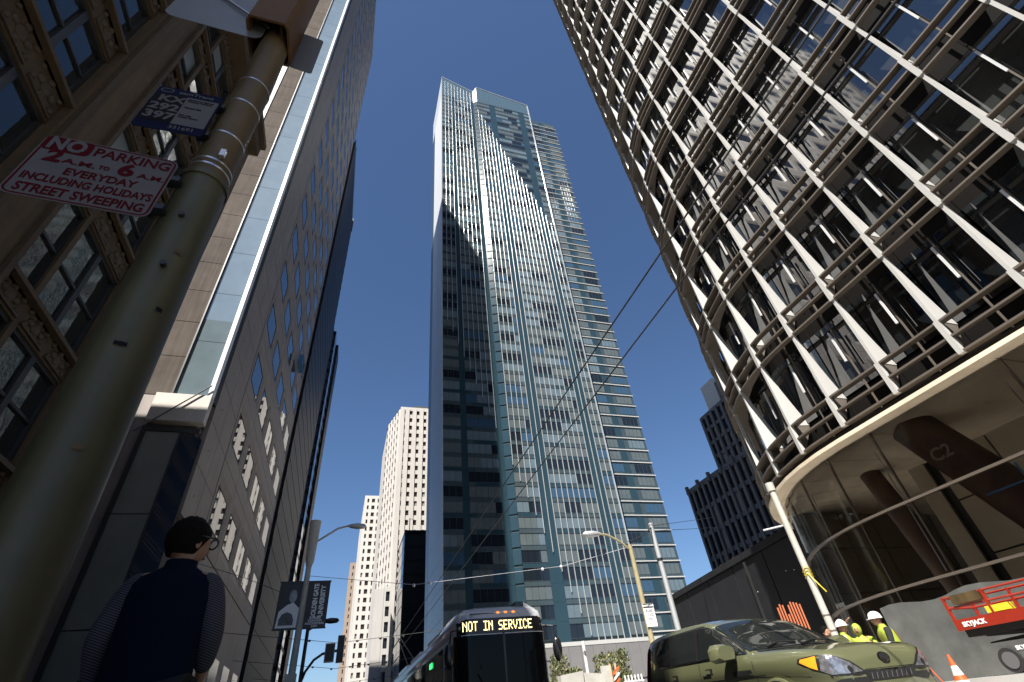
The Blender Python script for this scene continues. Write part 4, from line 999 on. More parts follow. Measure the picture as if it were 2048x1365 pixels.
for sg_ in (-1, 1):
    side('window_trim', [(1.28, 1.065), (3.55, 1.115), (3.66, 1.2), (3.68, 1.36), (3.63, 1.47), (3.5, 1.535), (2.3, 1.535), (2.08, 1.52), (1.88, 1.46), (1.55, 1.285)], 'car_trim', .004, sg_)
    side('door_window', FW, 'car_glass', .009, sg_); side('door_window', RW, 'car_glass', .009, sg_); side('quarter_window', QW, 'car_glass', .009, sg_)
    for a in (2.335, 2.395): side('pillar_strip', [(a, 1.10), (a + .02, 1.10), (a + .02, 1.51), (a, 1.51)], 'chrome' if a < 2.36 else 'car_trim', .011, sg_)
    side('belt_strip', [(1.3, 1.062), (3.5, 1.108), (3.5, 1.122), (1.3, 1.078)], 'chrome', .010, sg_)
    for a in (1.18, 2.37, 3.28): side('door_seam', [(a, .35), (a + .012, .35), (a + .012, 1.06), (a, 1.06)], 'car_trim', .003, sg_)
    side('door_crease', [(1.0, .80), (3.7, .86), (3.7, .872), (1.0, .812)], 'car_trim', .002, sg_)
    side('side_vent', [(1.22, .82), (1.62, .845), (1.6, .90), (1.24, .885)], 'car_trim', .006, sg_)
    for a in (2.2, 3.12):
        hd = side('door_handle', [(a - .11, .925), (a + .09, .93), (a + .09, .965), (a - .11, .96)], 'olive_paint', .03, sg_)
        side('handle_recess', [(a - .13, .905), (a + .03, .91), (a + .03, .985), (a - .13, .98)], 'car_trim', .003, sg_)
    # mirror
    m_ = MB(); mc = Vector((CX + sg_ * 1.03, CY + 1.52, GZ + 1.10))
    pr = [(-.15, .0), (-.145, .08), (-.02, .12), (.12, .115), (.18, .05), (.18, -.06), (.1, -.10), (-.12, -.085)]
    m_.add([(mc.x + sg_ * (a * .8), mc.y - .09, mc.z + b * .75) for a, b in pr] + [(mc.x + sg_ * a, mc.y - .03, mc.z + b) for a, b in pr] + [(mc.x + sg_ * a, mc.y + .09, mc.z + b) for a, b in pr],
        [tuple(range(8)), tuple(range(16, 24))] + [(r * 8 + i, r * 8 + (i + 1) % 8, r * 8 + 8 + (i + 1) % 8, r * 8 + 8 + i) for r in (0, 1) for i in range(8)])
    mm_ = m_.build('mirror', 'olive_paint', car, smooth=True)
    MB().beam((CX + sg_ * .84, mc.y + .02, mc.z - .06), (CX + sg_ * .98, mc.y + .03, mc.z - .05), .12, .06).build('mirror_arm', 'car_trim', mm_)
    # arch flares and wheels
    for L in (.86, 3.36):
        xw = CX + sg_ * .86
        MB().path([(xw + sg_ * .035, CY + L + .40 * math.cos(t), GZ + .34 + .40 * math.sin(t)) for t in [math.pi * i / 16 for i in range(17)]], .03, 8).build('arch_flare', 'olive_paint', car, smooth=True)
        wh = MB().path([(xw - sg_ * .2, CY + L, GZ + .335), (xw - sg_ * .19, CY + L, GZ + .335), (xw + sg_ * .02, CY + L, GZ + .335), (xw + sg_ * .03, CY + L, GZ + .335)], [.28, .335, .335, .29], 28).build('wheel', 'tyre', car, smooth=True)
        rm = MB().path([(xw + sg_ * .025, CY + L, GZ + .335), (xw + sg_ * .045, CY + L, GZ + .335)], [.22, .06], 20)
        for k in range(5):
            t = 2 * math.pi * k / 5; rm.beam((xw + sg_ * .04, CY + L, GZ + .335), (xw + sg_ * .04, CY + L + .21 * math.cos(t), GZ + .335 + .21 * math.sin(t)), .06, .03)
        rm.build('rim', 'chrome', wh)
    # head lamp cluster draped on the front corner
    dv = Vector((-sg_ * .62, .78, -.05)).normalized(); uu_ = Vector((sg_ * .78, .62, 0)).normalized()
    org = Vector((CX + sg_ * .71, CY + .15, GZ + .815)) - dv * 1.5
    def lampp(name, poly, mat, lift): return drape(name, poly, org, uu_, (0, 0, 1), dv, bv, mat, car, lift, 4)
    lampp('headlight', [(-0.375, -.10), (-0.274, -.125), (-0.028, -.115), (0.174, -.03), (0.297, .06), (0.275, .10), (0.107, .105), (-0.072, .085), (-0.240, .01)], 'car_trim', .006)
    lampp('headlight_lens', [(-0.330, -.09), (-0.162, -.105), (0.006, -.10), (0.096, -.05), (0.051, .092), (-0.072, .072), (-0.218, .0)], 'headlamp', .011)
    lampp('indicator', [(0.118, -.04), (0.185, -.005), (0.269, .06), (0.252, .088), (0.096, .09)], 'indicator', .012)
    lampp('fog_pod', [(-0.386, -.14), (-0.072, -.15), (0.017, -.17), (-0.050, -.22), (-0.274, -.22), (-0.408, -.18)], 'car_trim', .006)
    drape('cowl_seam', [(-.0, 0), (.02, 0), (.02, .6), (0, .6)], (CX + sg_ * .62, CY + .2, GZ + 2), (1, 0, 0), (0, 1, 0), (0, 0, -1), bv, 'car_trim', car, .003)
front = lambda name, poly, mat, lift, par=None: drape(name, poly, (CX, CY - 2, GZ), (1, 0, 0), (0, 0, 1), (0, 1, 0), bv, mat, par or car, lift, 4)
gr = front('grille', [(-.33, .63), (.33, .63), (.40, .715), (.36, .73), (.16, .725), (.12, .715), (-.12, .715), (-.16, .725), (-.36, .73), (-.40, .715)], 'car_trim', .008)
for k in range(9): front('grille_bar', [(-.32 + k * .075, .64), (-.31 + k * .075, .64), (-.29 + k * .075, .70), (-.30 + k * .075, .70)], 'sign_grey', .013, gr) if k not in () else None
front('grille_trim', [(-.38, .73), (.38, .73), (.38, .738), (-.38, .738)], 'chrome', .012)
front('bumper_intake', [(-.55, .32), (.55, .32), (.6, .5), (-.6, .5)], 'car_trim', .008)
em = drape('emblem', circ(.088, .050), (CX, CY - 2, GZ + .835), (1, 0, 0), (0, 0, 1), (0, 1, 0), bv, 'chrome', car, .012, 2)
drape('emblem_field', circ(.066, .034), (CX, CY - 2, GZ + .835), (1, 0, 0), (0, 0, 1), (0, 1, 0), bv, 'car_trim', car, .016, 2)
text('emblem_letters', 'KIA', .042, 'chrome', car, (CX, CY + .0, GZ + .835), (1, 0, 0), (0, .3, .95), bold=.001, sx=1.2)
up_ = lambda name, poly, mat, lift: drape(name, poly, (CX, CY, GZ + 3), (1, 0, 0), (0, 1, 0), (0, 0, -1), bv, mat, car, lift, 5)
def top_pt(L, f, lift):
    r = cring(L)[:5]; q = abs(f) * 4; i = min(3, int(q)); w_ = q - i
    xs = [r[k][0] - CX for k in range(5)]; zs = [r[k][2] for k in range(5)]
    return CX + math.copysign(xs[i] + (xs[i + 1] - xs[i]) * w_, f), CY + L * 1.005 - lift * .6, zs[i] + (zs[i + 1] - zs[i]) * w_ + lift
ws_ = MB(); vs = []; NI, NJ = 16, 24
for i in range(NI + 1):
    for j in range(NJ + 1):
        f = -1 + 2 * j / NJ; f *= .86; L0 = 1.20 + .05 * f * f; L = L0 + (1.93 - .02 * f * f - L0) * i / NI
        vs.append(top_pt(L, f, .012))
ws_.add(vs, [(i * (NJ + 1) + j, i * (NJ + 1) + j + 1, (i + 1) * (NJ + 1) + j + 1, (i + 1) * (NJ + 1) + j) for i in range(NI) for j in range(NJ)])
ws_.build('windscreen', 'car_glass', car, smooth='all')
up_('cowl', [(-.74, 1.14), (.74, 1.14), (.72, 1.225), (.3, 1.185), (-.3, 1.185), (-.72, 1.225)], 'car_trim', .006)
for a, b in ((-.55, .0), (.05, .6)): MB().path([(CX + a, CY + 1.19, GZ + 1.125), (CX + (a + b) / 2, CY + 1.27, GZ + 1.175), (CX + b, CY + 1.24, GZ + 1.16)], .012, 6).build('wiper', 'car_trim', car)
drape('tail_light', [(-.12, .95), (.02, .95), (.02, 1.45), (-.10, 1.45)], (CX - 2, CY + 3.99, GZ), (0, 1, 0), (0, 0, 1), (1, 0, 0), bv, 'sign_red', car, .01)
drape('rear_window', [(-.6, 1.12), (.6, 1.12), (.52, 1.48), (-.52, 1.48)], (CX, CY + 6, GZ), (1, 0, 0), (0, 0, 1), (0, -1, 0), bv, 'car_glass', car, .008)

# ---- articulated trolley bus
BX, BY = 4.22, 14.4
bus = thing('trolley_bus', 'dark grey and red city bus with a NOT IN SERVICE display, facing the camera', 'bus', (BX, 22, 0))
def bring(y):
    s = y - BY; ins = lerp([(0, .42), (.02, .30), (.06, .20), (.14, .11), (.3, .04), (.6, 0), (99, 0)], s)
    zt = lerp([(0, 3.02), (.03, 3.1), (.1, 3.17), (.3, 3.24), (1.6, 3.26), (2.6, 3.22), (3.2, 3.10), (99, 3.10)], s)
    hw = 1.28 - ins
    half = [(0, zt), (hw * .55, zt - .01), (hw * .8, zt - .05), (hw * .93, zt - .13), (hw - .03, 2.93), (hw, 2.75), (hw + .0, 2.3), (hw + .01, 1.2), (hw + .01, .8), (hw, .36)]
    return [(BX + a, y, GZ + b) for a, b in half] + [(BX - a, y, GZ + b) for a, b in half[::-1][:-1]]
bst = [BY + s for s in (0, .02, .06, .1, .14, .2, .3, .45, .6, 1.0, 1.6, 2.1, 2.6, 2.9, 3.2, 6, 10, 18.2)]
bb = ringloft(bst, bring, 'body', 'bus_grey', bus); bvb = bvh_of(bb)
bf = lambda name, poly, mat, lift: drape(name, poly, (BX, BY - 2, GZ), (1, 0, 0), (0, 0, 1), (0, 1, 0), bvb, mat, bus, lift, 5)
bs = lambda name, poly, mat, lift, par=None: drape(name, poly, (BX - 3, BY, GZ), (0, 1, 0), (0, 0, 1), (1, 0, 0), bvb, mat, par or bus, lift, 5)
bf('display_surround', [(-1.22, 2.56), (1.22, 2.56), (1.22, 2.88), (1.0, 2.93), (-1.0, 2.93), (-1.22, 2.88)], 'bus_black', .008)
bf('windscreen', [(-1.2, .98), (1.2, .98), (1.22, 2.55), (-1.22, 2.55)], 'bus_glass', .009)
bf('windscreen_divider', [(-.03, .98), (.03, .98), (.03, 2.59), (-.03, 2.59)], 'bus_black', .015)
bf('lower_front', [(-1.22, .36), (1.22, .36), (1.22, .96), (-1.22, .96)], 'bus_red', .009)
for s_ in (-1, 1): bf('headlight', [(s_ * .72, .62), (s_ * 1.05, .62), (s_ * 1.05, .82), (s_ * .72, .82)], 'headlamp', .02)
# dot-matrix destination lettering built of small LED dots
FONT = {'N': ['10001', '11001', '10101', '10011', '10001', '10001', '10001'], 'O': ['01110', '10001', '10001', '10001', '10001', '10001', '01110'], 'T': ['11111', '00100', '00100', '00100', '00100', '00100', '00100'],
    'I': ['11111', '00100', '00100', '00100', '00100', '00100', '11111'], 'S': ['01111', '10000', '10000', '01110', '00001', '00001', '11110'], 'E': ['11111', '10000', '10000', '11110', '10000', '10000', '11111'],
    'R': ['11110', '10001', '10001', '11110', '10100', '10010', '10001'], 'V': ['10001', '10001', '10001', '10001', '01010', '01010', '00100'], 'C': ['01110', '10001', '10000', '10000', '10000', '10001', '01110'], ' ': ['00000'] * 7}
led = MB(); msg = 'NOT IN SERVICE'; px = .0232; x0 = BX - len(msg) * 6 * px / 2 - .12
for i, ch in enumerate(msg):
    for r, row in enumerate(FONT[ch]):
        for c, k in enumerate(row):
            if k == '1':
                xx = x0 + (i * 6 + c) * px; zz = 2.74 + .11 - r * .0325 - .0
                hit, nn, ix, dist = bvb.ray_cast(Vector((xx, BY - 2, GZ + zz)), Vector((0, 1, 0)))
                yy = hit.y - .02
                led.box(xx - px * .43, xx + px * .43, yy - .006, yy, GZ + zz - .0135, GZ + zz + .0135)
led.build('destination_letters', 'led_amber', bus)
bf('windscreen_header', [(-1.2, 2.545), (1.2, 2.545), (1.2, 2.565), (-1.2, 2.565)], 'bus_grey', .012)
for xx in (-.12, .1, .32): MB().ell((BX + xx, BY + .02, GZ + 3.055), (.055, .03, .03), 10, 6).build('marker_light', 'marker', bus)
MB().ell((BX - 1.03, BY + .22, GZ + 2.99), (.05, .03, .03), 10, 6).build('marker_light', 'marker', bus)
MB().ell((BX + 1.02, BY + .2, GZ + 3.04), (.09, .05, .04), 10, 6).build('marker_light', 'amber', bus)
MB().box(BX - .9, BX - .25, BY - .004, BY + .06, GZ + 3.035, GZ + 3.05).build('roof_slot', 'bus_black', bus)
MB().prism([(BX + .5, BY + .35), (BX + .72, BY + .3), (BX + .72, BY + .9), (BX + .5, BY + .9)], GZ + 3.2, GZ + 3.36).build('roof_antenna_box', 'bus_black', bus)
MB().prism([(BX + .72, BY + .25), (BX + 1.0, BY + .4), (BX + 1.0, BY + 1.2), (BX + .72, BY + 1.2)], GZ + 3.15, [GZ + 3.33, GZ + 3.22, GZ + 3.22, GZ + 3.33]).build('roof_pod', 'bus_grey', bus)
bs('upper_cove', [(.5, 2.62), (18, 2.62), (18, 2.90), (.5, 2.90)], 'bus_red', .006)
bs('lower_skirt', [(.5, .36), (18, .36), (18, 1.1), (.5, 1.1)], 'bus_red', .006)
bs('door', [(.62, .45), (1.75, .45), (1.75, 2.5), (.62, 2.5)], 'bus_black', .01)
bs('door_glass', [(.70, .6), (1.15, .6), (1.15, 2.42), (.70, 2.42)], 'bus_glass', .015); bs('door_glass', [(1.22, .6), (1.67, .6), (1.67, 2.42), (1.22, 2.42)], 'bus_glass', .015)
for k in range(10): bs('side_window', [(1.95 + k * 1.6, 1.2), (3.45 + k * 1.6, 1.2), (3.45 + k * 1.6, 2.52), (1.95 + k * 1.6, 2.52)], 'bus_glass', .008)
bs('corner_window', [(.02, 1.1), (.5, 1.1), (.5, 2.58), (.02, 2.58)], 'bus_glass', .01)
bs('roof_cove', [(.5, 2.92), (18, 2.92), (18, 3.0), (.5, 3.0)], 'bus_grey', .02)
text('side_route_letters', 'MUNI', .2, 'led_green', bus, (BX - 1.305, BY + 4.0, GZ + 2.3), (0, -1, 0), (0, 0, 1), bold=.008)
for a, b in ((2.8, 7.0), (9.0, 12.0), (13.5, 17.0)):
    MB().prism([(BX - .95, BY + a), (BX + .95, BY + a), (BX + .95, BY + b), (BX - .95, BY + b)], GZ + 3.0, GZ + 3.3).build('roof_unit', 'bus_grey', bus)
for s_ in (-1, 1):
    MB().path([(BX + s_ * 1.15, BY + .2, GZ + 2.72), (BX + s_ * 1.42, BY - .02, GZ + 2.66), (BX + s_ * 1.47, BY - .05, GZ + 2.4)], .022, 8).build('mirror_bracket', 'bus_black', bus)
    m_ = MB(); m_.ell((BX + s_ * 1.48, BY - .02, GZ + 2.12), (.13, .10, .30), 14, 10); m_.build('mirror', 'bus_black', bus, smooth=True)
MB().path([(BX - .35, BY - .04, GZ + 1.0), (BX - .75, BY - .06, GZ + 1.7), (BX - .62, BY - .05, GZ + 1.9)], .010, 6).build('wiper', 'bus_black', bus)
for s_ in (-.25, .25): MB().path([(BX + s_, BY + 16, GZ + 3.3), (BX + s_ - .2, BY + 17.5, GZ + 3.75), (BX + s_ * .3 - .3, BY + 24, 5.9)], .03, 6).build('trolley_boom', 'black_metal', bus)
for y in (2.6, 9.5, 15.5):
    for s_ in (-1, 1): MB().path([(BX + s_ * 1.0, BY + y, GZ + .48), (BX + s_ * 1.31, BY + y, GZ + .48)], .48, 24).build('wheel', 'tyre', bus, smooth=True)
# ---- scissor lift on its trailer
lf = thing('scissor_lift', 'red scissor lift with low guard rails parked in front of the lobby glass', 'lift', (12.0, 6.6, 0))
LX0, LX1, LY0, LY1 = 11.55, 12.35, 5.1, 7.95
MB().box(LX0, LX1, LY0, LY1, 1.24, 1.42).build('platform_toe_board', 'lift_red', lf)
MB().box(LX0 + .06, LX1 - .06, LY0 + .08, LY1 - .08, 1.12, 1.24).build('platform_deck', 'black_metal', lf)
for zz in (1.62, 1.80):
    for xx in (LX0 + .02, LX1 - .02): MB().path([(xx, LY0, zz), (xx, LY1, zz)], .02, 8).build('guard_rail', 'lift_red', lf)
    for yy in (LY0 + .02, LY1 - .02): MB().path([(LX0, yy, zz), (LX1, yy, zz)], .02, 8).build('guard_rail', 'lift_red', lf)
for yy in (LY0 + .03, 6.05, 7.15, LY1 - .03):
    for xx in (LX0 + .02, LX1 - .02): MB().box(xx - .022, xx + .022, yy - .022, yy + .022, 1.4, 1.82).build('rail_post', 'lift_red', lf)
MB().box(LX0 - .02, LX0 + .2, 7.2, 7.75, 1.66, 1.82).build('control_box', 'pole_upper', lf)
MB().box(LX0 + .0, LX0 + .18, 6.85, 7.25, 1.43, 1.54).build('tool_box', 'yellow_paint', lf)
text('lettering', 'SKYJACK', .11, 'print_white', lf, (LX0 - .004, 7.58, 1.325), (0, -1, 0), (0, 0, 1), bold=.004)
text('lettering', 'SJ 4632', .10, 'print_white', lf, (LX0 - .004, 6.05, 1.335), (0, -1, 0), (0, 0, 1), bold=.004)
for (ya, yb) in ((5.3, 7.6), (7.6, 5.3)): MB().beam((11.95, ya, .98), (11.95, yb, 1.12), .5, .05).build('scissor_arm', 'black_metal', lf)
MB().box(LX0 + .05, LX1 - .05, 5.2, 7.75, .70, .98).build('chassis', 'tarp', lf)
for yy in (5.7, 7.35):
    for xx in (LX0 + .06, LX1 - .06):
        wh = MB().path([(xx - .06, yy, .70), (xx + .06, yy, .70)], .19, 20).build('wheel', 'tyre', lf, smooth=True)
        MB().path([(xx - .07, yy, .70), (xx + .07, yy, .70)], .13, 16).build('hub', 'sign_grey', wh, smooth=True)
text('lettering', 'SKYJACK', .09, 'print_white', lf, (LX0 + .046, 7.0, .86), (0, -1, 0), (0, 0, 1), bold=.003)
MB().ell((LX0 + .04, 6.55, .93), (.04, .05, .05), 10, 6).build('work_lamp', 'sign_white', lf)
tr = thing('flat_trailer', 'low pale trailer deck under the red scissor lift', 'trailer', (12, 6.6, 0))
MB().box(11.3, 12.7, 4.6, 8.6, .38, .50).build('deck', 'white_band', tr)
MB().box(11.3, 11.36, 4.6, 8.6, .28, .38).build('side_rail', 'tan_trim', tr)
for yy in (5.6, 6.5):
    for xx in (11.45, 12.55): MB().path([(xx - .1, yy, .26), (xx + .1, yy, .26)], .26, 18).build('wheel', 'tyre', tr, smooth=True)
bo = thing('crate', 'tall beige plywood crate at the right edge in front of the red lift', 'crate', (10.6, 4.6, 0))
MB().box(10.2, 11.2, 3.9, 5.85, 0, .92).build('box', 'beige_box', bo)
MB().box(10.17, 11.23, 3.87, 5.88, .92, .96).build('lid', 'beige_box', bo)
wl_ = thing('tail_light_standin', 'red triple lamp added for tail lights reflected in the glass, behind the lift', 'lamp', (13.2, 6.3, 1.6))  # stand and glowing bulbs added in place of reflected tail lights
for k in range(3): MB().ell((13.2, 6.75 - k * .05, 1.98 - k * .085), (.05, .055, .05), 10, 8).build('bulb', 'lens_red', wl_)
MB().box(13.25, 13.35, 6.5, 6.9, .0, 2.1).build('stand', 'black_metal', wl_)
# cone, rod
cn = thing('traffic_cone', 'orange traffic cone with two white bands at the lower right', 'cone', (10.92, 7.95, 0))
prf = [(a_, .12 + b_ * .86) for a_, b_ in [(.19, .03), (.155, .20), (.135, .30), (.105, .44), (.085, .53), (.05, .70), (.025, .86), (.022, .90)]]
for a, b, m_ in ((0, 2, 'cone_orange'), (2, 3, 'reflect_tape'), (3, 4, 'cone_orange'), (4, 5, 'reflect_tape'), (5, 7, 'cone_orange')):
    MB().lathe((10.92, 7.95, 0), prf[a:b + 1], 20).build('cone_body' if m_ == 'cone_orange' else 'white_band', m_, cn, smooth=True)
MB().box(10.70, 11.14, 7.73, 8.17, .12, .15).build('base', 'cone_orange', cn)
rd = thing('marker_stake', 'thin orange stake leaning beside the traffic cone', 'stake', (11.2, 8.6, 0))
MB().path([(11.5, 8.5, 0), (11.2, 8.75, .95)], .012, 6).build('stake', 'cone_orange', rd)
# hoarding sheet in front of the lobby
hs = thing('hoarding', 'grey dusty plastic sheet hoarding under the lobby glass', 'hoarding', (13.7, 7, 0))
sh = MB(); nx_ = 24; vs = []
for i in range(nx_ + 1):
    y = 4.0 + 7.1 * i / nx_
    for z in (0, .8, 1.6, 2.12 + .06 * math.sin(i * .9)): vs.append((13.75 + .03 * math.sin(i * 1.7 + z), y, z))
fs = [(i * 4 + k, i * 4 + k + 1, i * 4 + 5 + k, i * 4 + 4 + k) for i in range(nx_) for k in range(3)]
sh.add(vs, fs); sh.build('sheet', 'tarp', hs, smooth=True)
for y in (4.2, 6.4, 8.6, 10.9): MB().box(13.79, 13.86, y, y + .07, 0, 2.0).build('post', 'plywood', hs)
# orange posts behind the car
og = thing('rebar_cage', 'cluster of orange steel reinforcing bars standing above the car roof', 'rebar', (12.2, 12.4, 0))
for k in range(14):
    t_ = math.radians(42.0 + k * .24); x = 16.0 * math.sin(t_); y = 16.0 * math.cos(t_); h = (1.98, 2.0, 2.02, 2.0, 2.03, 2.38, 2.45, 2.42, 2.2, 2.40, 2.46, 2.44, 2.42, 2.38)[k]
    MB().path([(x, y, .1), (x - .02, y, h)], .022, 6).build('bar', 'rust_steel', og)
# barriers and shrubs at the far kerb
for k, (x, y, l, h, rz) in enumerate(((9.12, 22.0, 1.02, 1.98, .03), (10.12, 22.1, .9, 2.02, -.03))):
    br_ = thing('concrete_barrier', ('left', 'right')[k] + ' pale concrete barrier block by the far kerb between bus and green car', 'barrier', (x, y, .12), 'concrete barriers by the far kerb')
    MB().prism([(x - l / 2, y - .3), (x + l / 2, y - .3 + rz), (x + l / 2, y + .3 + rz), (x - l / 2, y + .3)], .1, .4).build('foot', 'barrier_concrete', br_)
    MB().prism([(x - l / 2 + .01, y - .2), (x + l / 2 - .01, y - .2 + rz), (x + l / 2 - .01, y + .2 + rz), (x - l / 2 + .01, y + .2)], .4, [h, h + .1 - .2 * k, h + .1 - .2 * k, h]).build('wall', 'barrier_concrete', br_)
pw = thing('plywood_sheet', 'upright grey-white board with a raw plywood edge behind the barriers', 'board', (10.9, 22.3, .12))
MB().box(10.66, 11.06, 22.3, 22.36, .1, 2.22).build('board', 'barrier_concrete', pw); MB().box(11.06, 11.13, 22.29, 22.37, .1, 2.22).build('edge', 'plywood', pw)
bd = thing('barricade', 'orange and white striped barricade boards behind the upright board', 'barricade', (11.5, 22.6, .12))
for k in range(3):
    MB().beam((11.2, 22.6 - k * .05, 1.45 + k * .2), (11.6, 22.6 - k * .05, 1.75 + k * .2), .05, .07).build('board', 'cone_orange' if k != 1 else 'print_white', bd)
for x in (11.25, 11.5): MB().box(x, x + .06, 22.65, 22.72, .1, 2.3).build('post', 'plywood', bd)
fn = thing('railing', 'short white metal railing left of the green car', 'railing', (12.3, 22.8, .12))
for k in range(6): MB().box(11.95 + k * .16, 12.0 + k * .16, 22.8, 22.85, .1, 1.85).build('baluster', 'white_metal', fn)
for zz in (.9, 1.6): MB().box(11.9, 12.85, 22.78, 22.87, zz, zz + .05).build('rail', 'white_metal', fn)
wp2 = thing('white_post', 'slim white post in front of the podium wall of the glass tower', 'post', (10.83, 24, .12))
MB().path([(10.83, 24, .1), (10.80, 24, 3.35)], .07, 10).build('shaft', 'white_metal', wp2)
random.seed(11)
def shrub(label, c, r, h, n, mats, group):
    t = thing('shrub', label, 'shrub', c, group)
    for k in range(6):
        a = random.random() * 6.28
        MB().path([c, (c[0] + .25 * r * math.cos(a), c[1] + .25 * r * math.sin(a), h * .5), (c[0] + .7 * r * math.cos(a), c[1] + .7 * r * math.sin(a), h * (.75 + .25 * random.random()))], [.03, .02, .008], 5).build('stem', 'bark', t)
    for m_ in mats:
        mb = MB()
        for k in range(n):
            a = random.random() * 6.28; q = random.random() ** .5; z = h * (.25 + .75 * random.random()); rr = r * q * (1.05 - .55 * abs(z / h - .55))
            p = Vector((c[0] + rr * math.cos(a), c[1] + rr * math.sin(a), z)); d = Vector((random.uniform(-1, 1), random.uniform(-1, 1), random.uniform(0, 1.4))).normalized(); s = d.cross(Vector((random.random(), random.random(), .3))).normalized()
            L = .12 + .12 * random.random(); mb.quad(p, p + d * L * .5 + s * .04, p + d * L, p + d * L * .5 - s * .04)
        mb.build('foliage', m_, t, 'stuff')
shrub('left leafy shrub beside the bus mirror, behind the concrete barriers', (10.3, 26, .12), .55, 3.0, 420, ('leaf', 'leaf_dry'), 'shrubs at the far kerb')
shrub('middle low shrub between the bus and the white post', (10.95, 26, .12), .5, 2.45, 300, ('leaf', 'leaf_dry'), 'shrubs at the far kerb')
shrub('right leafy shrub behind the upright board left of the car', (12.85, 26, .12), .8, 2.95, 460, ('leaf', 'leaf_dry'), 'shrubs at the far kerb')
shrub('tall narrow green shrub by the orange barricade', (13.7, 26, .12), .3, 3.1, 300, ('leaf', 'hi_vis' if False else 'leaf_dry'), 'shrubs at the far kerb')

# ================================================================ PEOPLE
def skin_mesh(name, nodes, edges, mat, parent, sub=2, root=None, smooth=True):
    """nodes: name -> (pos, rx, ry); one continuous surface grown over the joints"""
    bm = bmesh.new(); lay = bm.verts.layers.skin.verify(); vmap = {}
    off = OFF[parent.name]
    for k, (p, a, b) in nodes.items():
        v = bm.verts.new(Vector(p) - off); v[lay].radius = (a, b); v[lay].use_root = (k == root); vmap[k] = v
    for a, b in edges: bm.edges.new((vmap[a], vmap[b]))
    me = bpy.data.meshes.new(name); bm.to_mesh(me); bm.free()
    o = bpy.data.objects.new(name, me); COL.objects.link(o)
    sk_ = o.modifiers.new('skin', 'SKIN'); sk_.use_smooth_shade = True; sk_.branch_smoothing = .6
    ss = o.modifiers.new('sub', 'SUBSURF'); ss.levels = sub; ss.render_levels = sub
    dg = bpy.context.evaluated_depsgraph_get(); m2 = bpy.data.meshes.new_from_object(o.evaluated_get(dg))
    bpy.data.objects.remove(o); bpy.data.meshes.remove(me)
    m2.materials.clear(); m2.materials.append(MAT[mat]); m2.name = name
    for p in m2.polygons: p.use_smooth = True
    return link(name, m2, parent)
